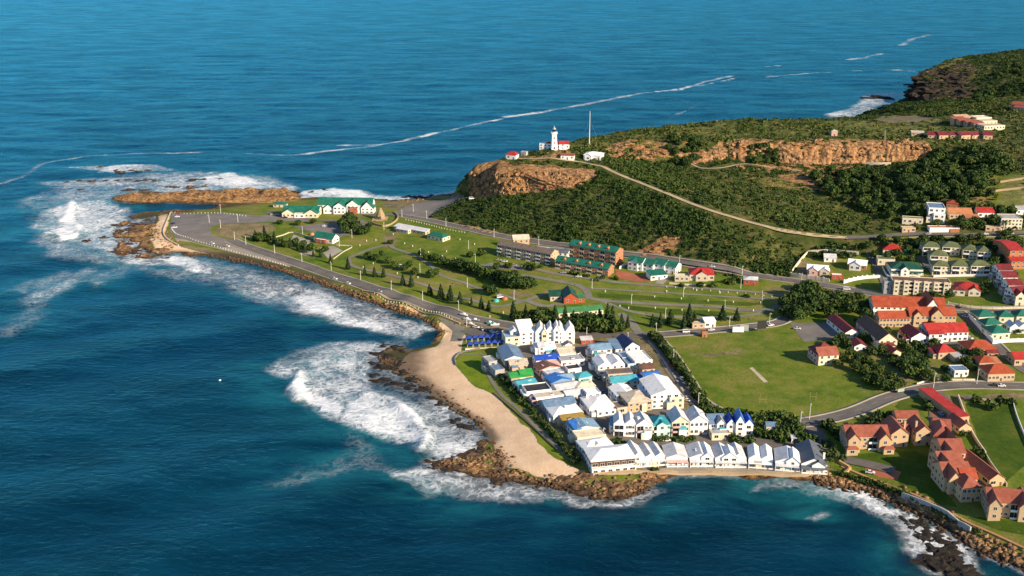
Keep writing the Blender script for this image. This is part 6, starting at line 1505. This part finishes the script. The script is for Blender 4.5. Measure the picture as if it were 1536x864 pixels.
trees('broad', M_DARK, '1345,384,6 1360,378,6 1372,382,6 1366,392,6 1350,392,5 1332,388,6 1310,386,6 1300,374,7 1376,372,7 1384,366,8 1440,364,7 1486,372,7 1495,380,8 1492,398,8 1486,404,7 1470,360,6 1455,362,6 1410,362,6 1500,366,7 1508,356,6 1520,414,5 1480,432,7 1474,442,6 1424,448,6 1402,449,6 1390,447,5 1380,448,5 1412,432,5 1497,392,7 1330,372,6 1322,362,6 1345,364,6 1400,362,6 1525,500,5 1500,502,5 1490,492,4 1512,480,4 1540,494,5', 'dark tree among the town houses on the right', 'dark trees in the right town')
trees('broad', M_TREE, '1441,338,6 1448,344,6 1462,340,7 1470,344,6 1432,340,5 1490,338,7 1405,340,5 1512,352,4 1380,326,6 1374,320,7 1444,322,5 1460,318,6 1484,316,6 1440,300,6 1500,322,6 1516,320,5', 'tree among the villas above the hill road', 'trees among the hill villas')
trees('palm', M_BRIGHT, '1442,347,9 1507,346,9 1488,340,8 1246,702,6', 'tall palm beside villas near the shore', 'palms')
# thicket on the right hillside: separate dark bushes
def in_poly(s, n, hmin, hmax, seed, mind=3.5):
    r = np.random.RandomState(seed); P = GW(PX(s)); lo, hi = P.min(0), P.max(0); out = []; tries = 0
    while len(out) < n and tries < 20000:
        tries += 1; q = lo+(hi-lo)*r.rand(2)
        if inside(q[0:1], q[1:2], P)[0] and all((q[0]-o[0].x)**2+(q[1]-o[0].y)**2 > mind**2 for o in out): out.append((Vector((q[0], q[1], z1(*q)-.3)), hmin+(hmax-hmin)*r.rand()))
    return out
trees('broad', M_DARK, '', 'dark rounded bush in the thicket on the right hillside', 'thicket on the right hillside', nm='bush', world=in_poly('1350,262 1400,236 1452,232 1500,226 1510,250 1480,270 1486,300 1450,312 1400,300 1380,292 1352,288', 85, 6, 11, 1, 5.5))
trees('broad', M_DARK, '', 'dark bush on the ochre slope left of the thicket', 'scattered bushes on the ochre slope', nm='bush', world=in_poly('1210,262 1290,262 1360,290 1400,300 1390,325 1330,335 1290,315 1220,290', 48, 4.5, 8, 2, 6))
trees('broad', M_DARK, '', 'dark bush in the ravine below the lighthouse track', 'bushes below the hilltop cliffs', nm='bush', world=in_poly('1000,208 1045,210 1060,232 1030,250 1000,240', 22, 4, 7, 3, 5)+in_poly('1120,225 1160,222 1168,244 1130,246', 14, 4, 6, 6, 5))
trees('broad', M_DARK, '', 'dark bush on the shaded far headland', 'bushes on the far headland', nm='bush', world=in_poly('1462,156 1536,150 1600,130 1536,100 1480,108 1466,130', 60, 5, 8, 4, 8))
# shrubs and hedges
trees('shrub', M_DARK, '', 'dark shrub in hedge left of the field', 'hedge left of the playing field', world=[(G(u, v), 4.2) for u, v in [(982+8.0*k*.5+.0*k, 507+k*3.85) for k in range(27)]] if False else [(G(980+(k/29)*76+7*math.sin(k*.1), 506+(k/29)*108), 3.6+random.random()*1.6) for k in range(30)])
trees('shrub', M_TREE, '', 'shrub in hedge below the field', 'hedge below the playing field', world=[(G(1066+k*5.0, 620+8*math.sin(min(k, 14)/14*1.57)+.1*k), 3.6+random.random()*1.6) for k in range(26)])
trees('shrub', M_DARK, '', 'shrub on shaded bank above beach path', 'shrubs behind the beach lawn', world=[(G(742+k*4.6, 556+k*5.1), 2.2+1.6*random.random()) for k in range(28)])
trees('shrub', M_TREE, '982,660,3 990,661,3 998,660,3 1012,662,3 1020,662,3 1028,661,3 1036,660,3 1100,662,4 1108,664,3 1116,663,3 1124,662,4 1135,648,4 1140,640,4 1136,655,4 1150,655,4 1160,656,4 1170,652,5 1176,660,5 1184,650,5 1190,642,5 1200,656,5 1206,664,5 1215,672,4 1222,664,4 1168,642,5 1196,648,5 1228,680,4 1236,688,4 930,668,4 936,672,4 926,664,3 980,706,2 986,707,2', 'green garden shrub between the two seafront rows', 'garden shrubs at the seafront rows')
trees('shrub', M_DARK, '1240,640,5 1248,646,5 1256,652,5 1300,642,4 1310,636,5 1318,632,5 1326,626,5 1292,648,4 1330,640,4 1262,660,4 1240,668,4 1250,680,4 1258,690,4 1392,614,4 1388,606,3 1466,683,4 1474,686,3 1446,655,3 1464,602,4 1484,612,5 1500,604,4 1517,606,4', 'dark shrub beside the estate driveway or wall', 'estate shrubs')
trees('shrub', M_TREE, '', 'low shrub along the coastal path under the estate lawn', 'shrubs along the coastal path', world=[(G(1262+k*6.2, 712+k*2.0+max(0, k-14)*1.2), 1.8+1.2*random.random()) for k in range(34)])
trees('shrub', M_BRIGHT, '1090,424,4 1098,426,4 1070,430,4 1050,431,4 1104,420,3 1022,430,3 905,418,3 880,415,3 868,413,4 858,411,3 1120,446,3 895,421,3 925,419,3 792,399,3 812,402,3 770,385,4 752,384,3', 'bright garden shrub in front of the apartments and bungalow', 'bright shrubs at the hill foot')

# ---- the scrub that covers the hill: beyond counting
r = np.random.RandomState(8)
cand = np.column_stack([r.uniform(-80, 1000, 520000), r.uniform(640, 1900, 520000)])
cand = cand[cand[:, 0] < .55*cand[:, 1]+30]
def grid_at(A, q): return A[np.clip(((q[:, 1]-GY0)/GS+.5).astype(int), 0, ny-1), np.clip(((q[:, 0]-GX0)/GS+.5).astype(int), 0, nx-1)]
gs_ = grid_at(ZN[..., 1], cand); rs_ = grid_at(ZN[..., 2], cand); rm = grid_at(RMASK, cand); sd_ = grid_at(SD, cand)
pat_ = fbm(cand[:, 0]/34, cand[:, 1]/34, 4)
keep = (gs_ > .35) & (rm < .2) & (sd_ > 5) & (r.rand(len(cand)) < (.66+1.5*pat_)*np.where(rs_ > .4, .33, 1)*np.where(cand[:, 1] > 1050, .45, 1)*np.where((grid_at(ZZ, cand) > 54) & (cand[:, 1] < 1150), .55, 1)*np.where(grid_at(ZN[..., 3], cand) > .2, .6, 1)*.95)
BX = np.array([(o.location.x, o.location.y, max(6, .62*math.hypot(*(max(abs(c[k]) for c2 in [0] for c in [tuple(ch.dimensions)[:2]]) for ch in o.children[:1] for k in (0, 1))))) for o in SC.objects if o.type == 'EMPTY' and o.get('category') in ('house', 'villa', 'cottage', 'garage', 'lighthouse', 'hut', 'garages', 'apartments', 'store')])
cand = cand[keep]; pat_ = pat_[keep]
for x, y, q in BX: 
    m = (cand[:, 0]-x-q*.5)**2+(cand[:, 1]-y-q*.4)**2 > (q*.95)**2; cand = cand[m]; pat_ = pat_[m]
nb = len(cand); z = zat(cand[:, 0], cand[:, 1])
rad = (.7+1.9*r.rand(nb)**2.2)*np.where(pat_ > .06, 1.35, 1.0)
kq = 26
d = sphere_pts(nb*kq, r).reshape(nb, kq, 3); d[..., 2] = np.abs(d[..., 2])*.62+.05
p = np.column_stack([cand, z-.2])[:, None, :]+d*rad[:, None, None]*(.7+.4*r.rand(nb, kq, 1))
nn = d+.55*r.randn(nb, kq, 3); nn /= np.linalg.norm(nn, axis=2)[..., None]
V = quads(p.reshape(-1, 3), nn.reshape(-1, 3), np.repeat(rad*.27, kq), r)
sp = fbm(cand[:, 0]/45+3, cand[:, 1]/45, 3)
tint = np.clip(.40+.85*sp+.12*r.randn(nb)+.28*(z > 53)-.12*(rad > 1.7)-.22*sstep(36, 24, z)*(cand[:, 0] < 260)-.4*sstep(1350, 1420, cand[:, 1]), 0, 1)  # last term paints the far headland's shade into its bushes
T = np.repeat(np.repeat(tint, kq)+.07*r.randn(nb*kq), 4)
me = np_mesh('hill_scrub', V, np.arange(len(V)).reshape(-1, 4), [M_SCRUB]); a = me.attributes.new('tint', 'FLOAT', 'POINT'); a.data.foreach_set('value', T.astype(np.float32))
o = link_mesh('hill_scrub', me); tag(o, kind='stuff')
print('scrub', nb)
# ---- cliffs: broken rock columns standing out of the slope
def cliff(s_base, s_top, label, seed, jut=2.2, step=.8):
    A = smooth_line(GW(PX(s_base)), step); n = len(A); q = smooth_line(GW(PX(s_top)), step); B = q[np.linspace(0, len(q)-1, n).astype(int)]
    rows = 26; V = np.zeros((n, rows, 3)); T = np.gradient(A, axis=0); T /= np.hypot(T[:, 0], T[:, 1])[:, None]; Nn = np.stack([T[:, 1], -T[:, 0]], 1)
    if (Nn[:, 1].mean() > 0): Nn = -Nn
    za = zat(A[:, 0], A[:, 1]); zb = zat(B[:, 0], B[:, 1]); arc = np.arange(n)*step
    for k in range(rows):
        t = k/(rows-1); c = A+(B-A)*t; zz = za+(zb-za)*t
        e = jut*math.sin(math.pi*min(1, max(0, t*.96+.02)))**.5
        colm = fbm(arc/4.0+seed, np.full(n, t*1.2+seed), 5)*4.0+np.abs(fbm(arc/8+seed*2, np.full(n, t*2.5), 4))*5+1.5*(fbm(arc/2.5, np.full(n, t*7.0), 2))
        V[:, k, :2] = c+Nn*(e*(.45+colm)*(np.minimum(1, np.minimum(np.arange(n), n-1-np.arange(n))/5.0))[:, None].ravel()).reshape(-1, 1)+Nn*-.3*(t > .97); V[:, k, 2] = zz+.6*fbm(arc/3, np.full(n, k*.7+seed), 2)*(0 < k < rows-1)
    b_ = (np.arange(n-1)[:, None]*rows+np.arange(rows-1)[None]).ravel()
    o = link_mesh('cliff', np_mesh('cliff', V.reshape(-1, 3), np.stack([b_, b_+rows, b_+rows+1, b_+1], 1), [M_CLIFF])); tag(o, kind='structure')
m, nt, bs = newmat('cliff_rock'); pos = N(nt, 'NewGeometry').outputs['Position']; mp = N(nt, 'Mapping'); lk(nt, pos, mp.inputs[0]); mp.inputs['Scale'].default_value = (1, 1, .35)
vc = N(nt, 'TexVoronoi', feature='DISTANCE_TO_EDGE'); vc.inputs['Scale'].default_value = .21; lk(nt, mp.outputs[0], vc.inputs['Vector'])
a = mth(nt, 'SUBTRACT', noise(nt, .36, 9, .8, mp.outputs[0], .9), mrange(nt, vc.outputs['Distance'], 0, .14, .2, 0, False)); a2 = noise(nt, .05, 3, .5, pos)
c = ramp(nt, a, [(.30, (.05, .03, .017)), (.43, (.21, .115, .048)), (.55, (.40, .225, .10)), (.72, (.58, .40, .22))])
c = mixc(nt, mrange(nt, a2, .35, .65), c, mixc(nt, .4, c, (.42, .19, .06))); lk(nt, c, bs.inputs['Base Color']); bs.inputs['Roughness'].default_value = .9; bump(nt, a, 1.0, 1.2, bs); M_CLIFF = m
cliff('704,297 716,296 730,295 760,293 800,289 840,283 872,275 892,266', '708,250 718,248 740,251 780,253 820,255 850,257 875,257 892,256', '', 1, 2.4)
cliff('908,232 935,238 960,239 985,236', '908,218 935,212 960,212 985,213', '', 2, 2.0)
cliff('1090,240 1120,243 1150,240 1180,246 1215,248 1250,246 1290,245 1330,242 1370,240 1392,234', '1090,224 1120,214 1150,212 1180,213 1215,212 1250,212 1290,213 1330,213 1370,213 1392,218', '', 3, 2.6)
cliff('1010,240 1040,246 1070,242 1092,240', '1010,226 1040,228 1070,222 1092,220', '', 5, 1.6)

rocks('1393,98,21 1404,98,23 1423,101,18 1432,101,16 1446,98,25 1396,105,19 1407,108,20 1415,107,23 1424,106,23 1436,106,19 1453,106,24 1376,112,19 1388,112,25 1405,114,20 1416,112,18 1428,112,21 1440,114,20 1448,112,24 1371,120,17 1381,120,16 1401,121,20 1406,122,25 1421,121,16 1428,120,17 1441,119,24 1446,119,20 1370,127,18 1379,126,15 1395,129,24 1404,126,15 1414,129,21 1425,126,22 1435,127,18 1450,126,18 1365,133,18 1379,134,20 1392,135,24 1403,135,15 1410,133,24 1429,134,25 1441,134,21 1452,135,19 1362,141,19 1378,140,24 1390,142,15 1402,141,22 1417,140,15 1423,142,19 1437,143,18 1449,140,25 1361,149,22 1373,147,24 1384,148,17 1390,150,15 1402,147,23 1413,150,21 1425,150,16 1437,150,20 1446,150,22', 'shade-coloured craggy rock on the far headland cliff', 'crags of the far headland', True)  # shade of the headland face is put into the dark rock colour

# ---- ochre outcrops and rock columns breaking out of the hill
OSH = []
for me in RSH: c = me.copy(); c.materials.clear(); c.materials.append(M_CLIFF); OSH.append(c)
def outcrops(s, label, group, tall=.8, wide=1.3):
    for k, (u, v, q) in enumerate(sorted(PX(s))):
        p = G(u, v); o = link_mesh('rock_outcrop', OSH[k % 6], None, (p.x, p.y, p.z-.05*q)); f = random.uniform(.8, 1.2)
        o.scale = (q*wide*f, q*.8/f, q*tall*random.uniform(.85, 1.2)); o.rotation_euler = (random.uniform(-.15, .15), random.uniform(-.15, .15), random.uniform(-.6, .6)); tag(o, '%s, %s from the left' % (label, ordw(k+1)), 'rock outcrop', group)
rr = random.Random(12); q_ = []
for u in range(1092, 1395, 7): q_.append('%d,%.1f,%.1f' % (u, 222+7*math.sin(u*.05)+rr.uniform(-5, 6), rr.uniform(2.6, 5.2)))
for u in range(1110, 1300, 13): q_.append('%d,%.1f,%.1f' % (u, 243+6*math.sin(u*.04)+rr.uniform(-8, 10), rr.uniform(2.0, 4.2)))
outcrops(' '.join(q_), 'ochre outcrop in the long hilltop rock band', 'outcrops of the hilltop rock band')
q_ = ['%d,%.1f,%.1f' % (u, 222+rr.uniform(-8, 12), rr.uniform(2.2, 4.4)) for u in range(912, 1050, 8)]
outcrops(' '.join(q_), 'pale outcrop on the slope right of the lighthouse', 'outcrops right of the lighthouse')
q_ = []
for u in range(708, 872, 6):
    t_ = (u-708)/164; top = 252+4*t_; bot = 293-16*t_
    for f_ in (.25, .6, .95): q_.append('%.1f,%.1f,%.1f' % (u+rr.uniform(-3, 3), top+(bot-top)*f_+rr.uniform(-2, 2), rr.uniform(1.8, 3.2)))
outcrops(' '.join(q_), 'orange rock buttress in the cliff under the lighthouse', 'buttresses of the lighthouse cliff', 1.7, .9)
outcrops('690,338,1.6 700,340,2 708,342,1.6 716,344,1.8 726,347,2 736,349,1.5 968,382,2 978,377,2.4 986,372,2 994,367,2.4 1004,362,2 1014,358,2 960,385,1.5 1000,372,1.6', 'broken pale rock beside the hill foot road', 'broken rock beside the hill foot road')
outcrops('845,226,2 852,228,2.2 838,230,1.8 822,229,2 812,231,1.8 800,236,2 868,230,1.6', 'rock below the lighthouse wall', 'rocks below the lighthouse')
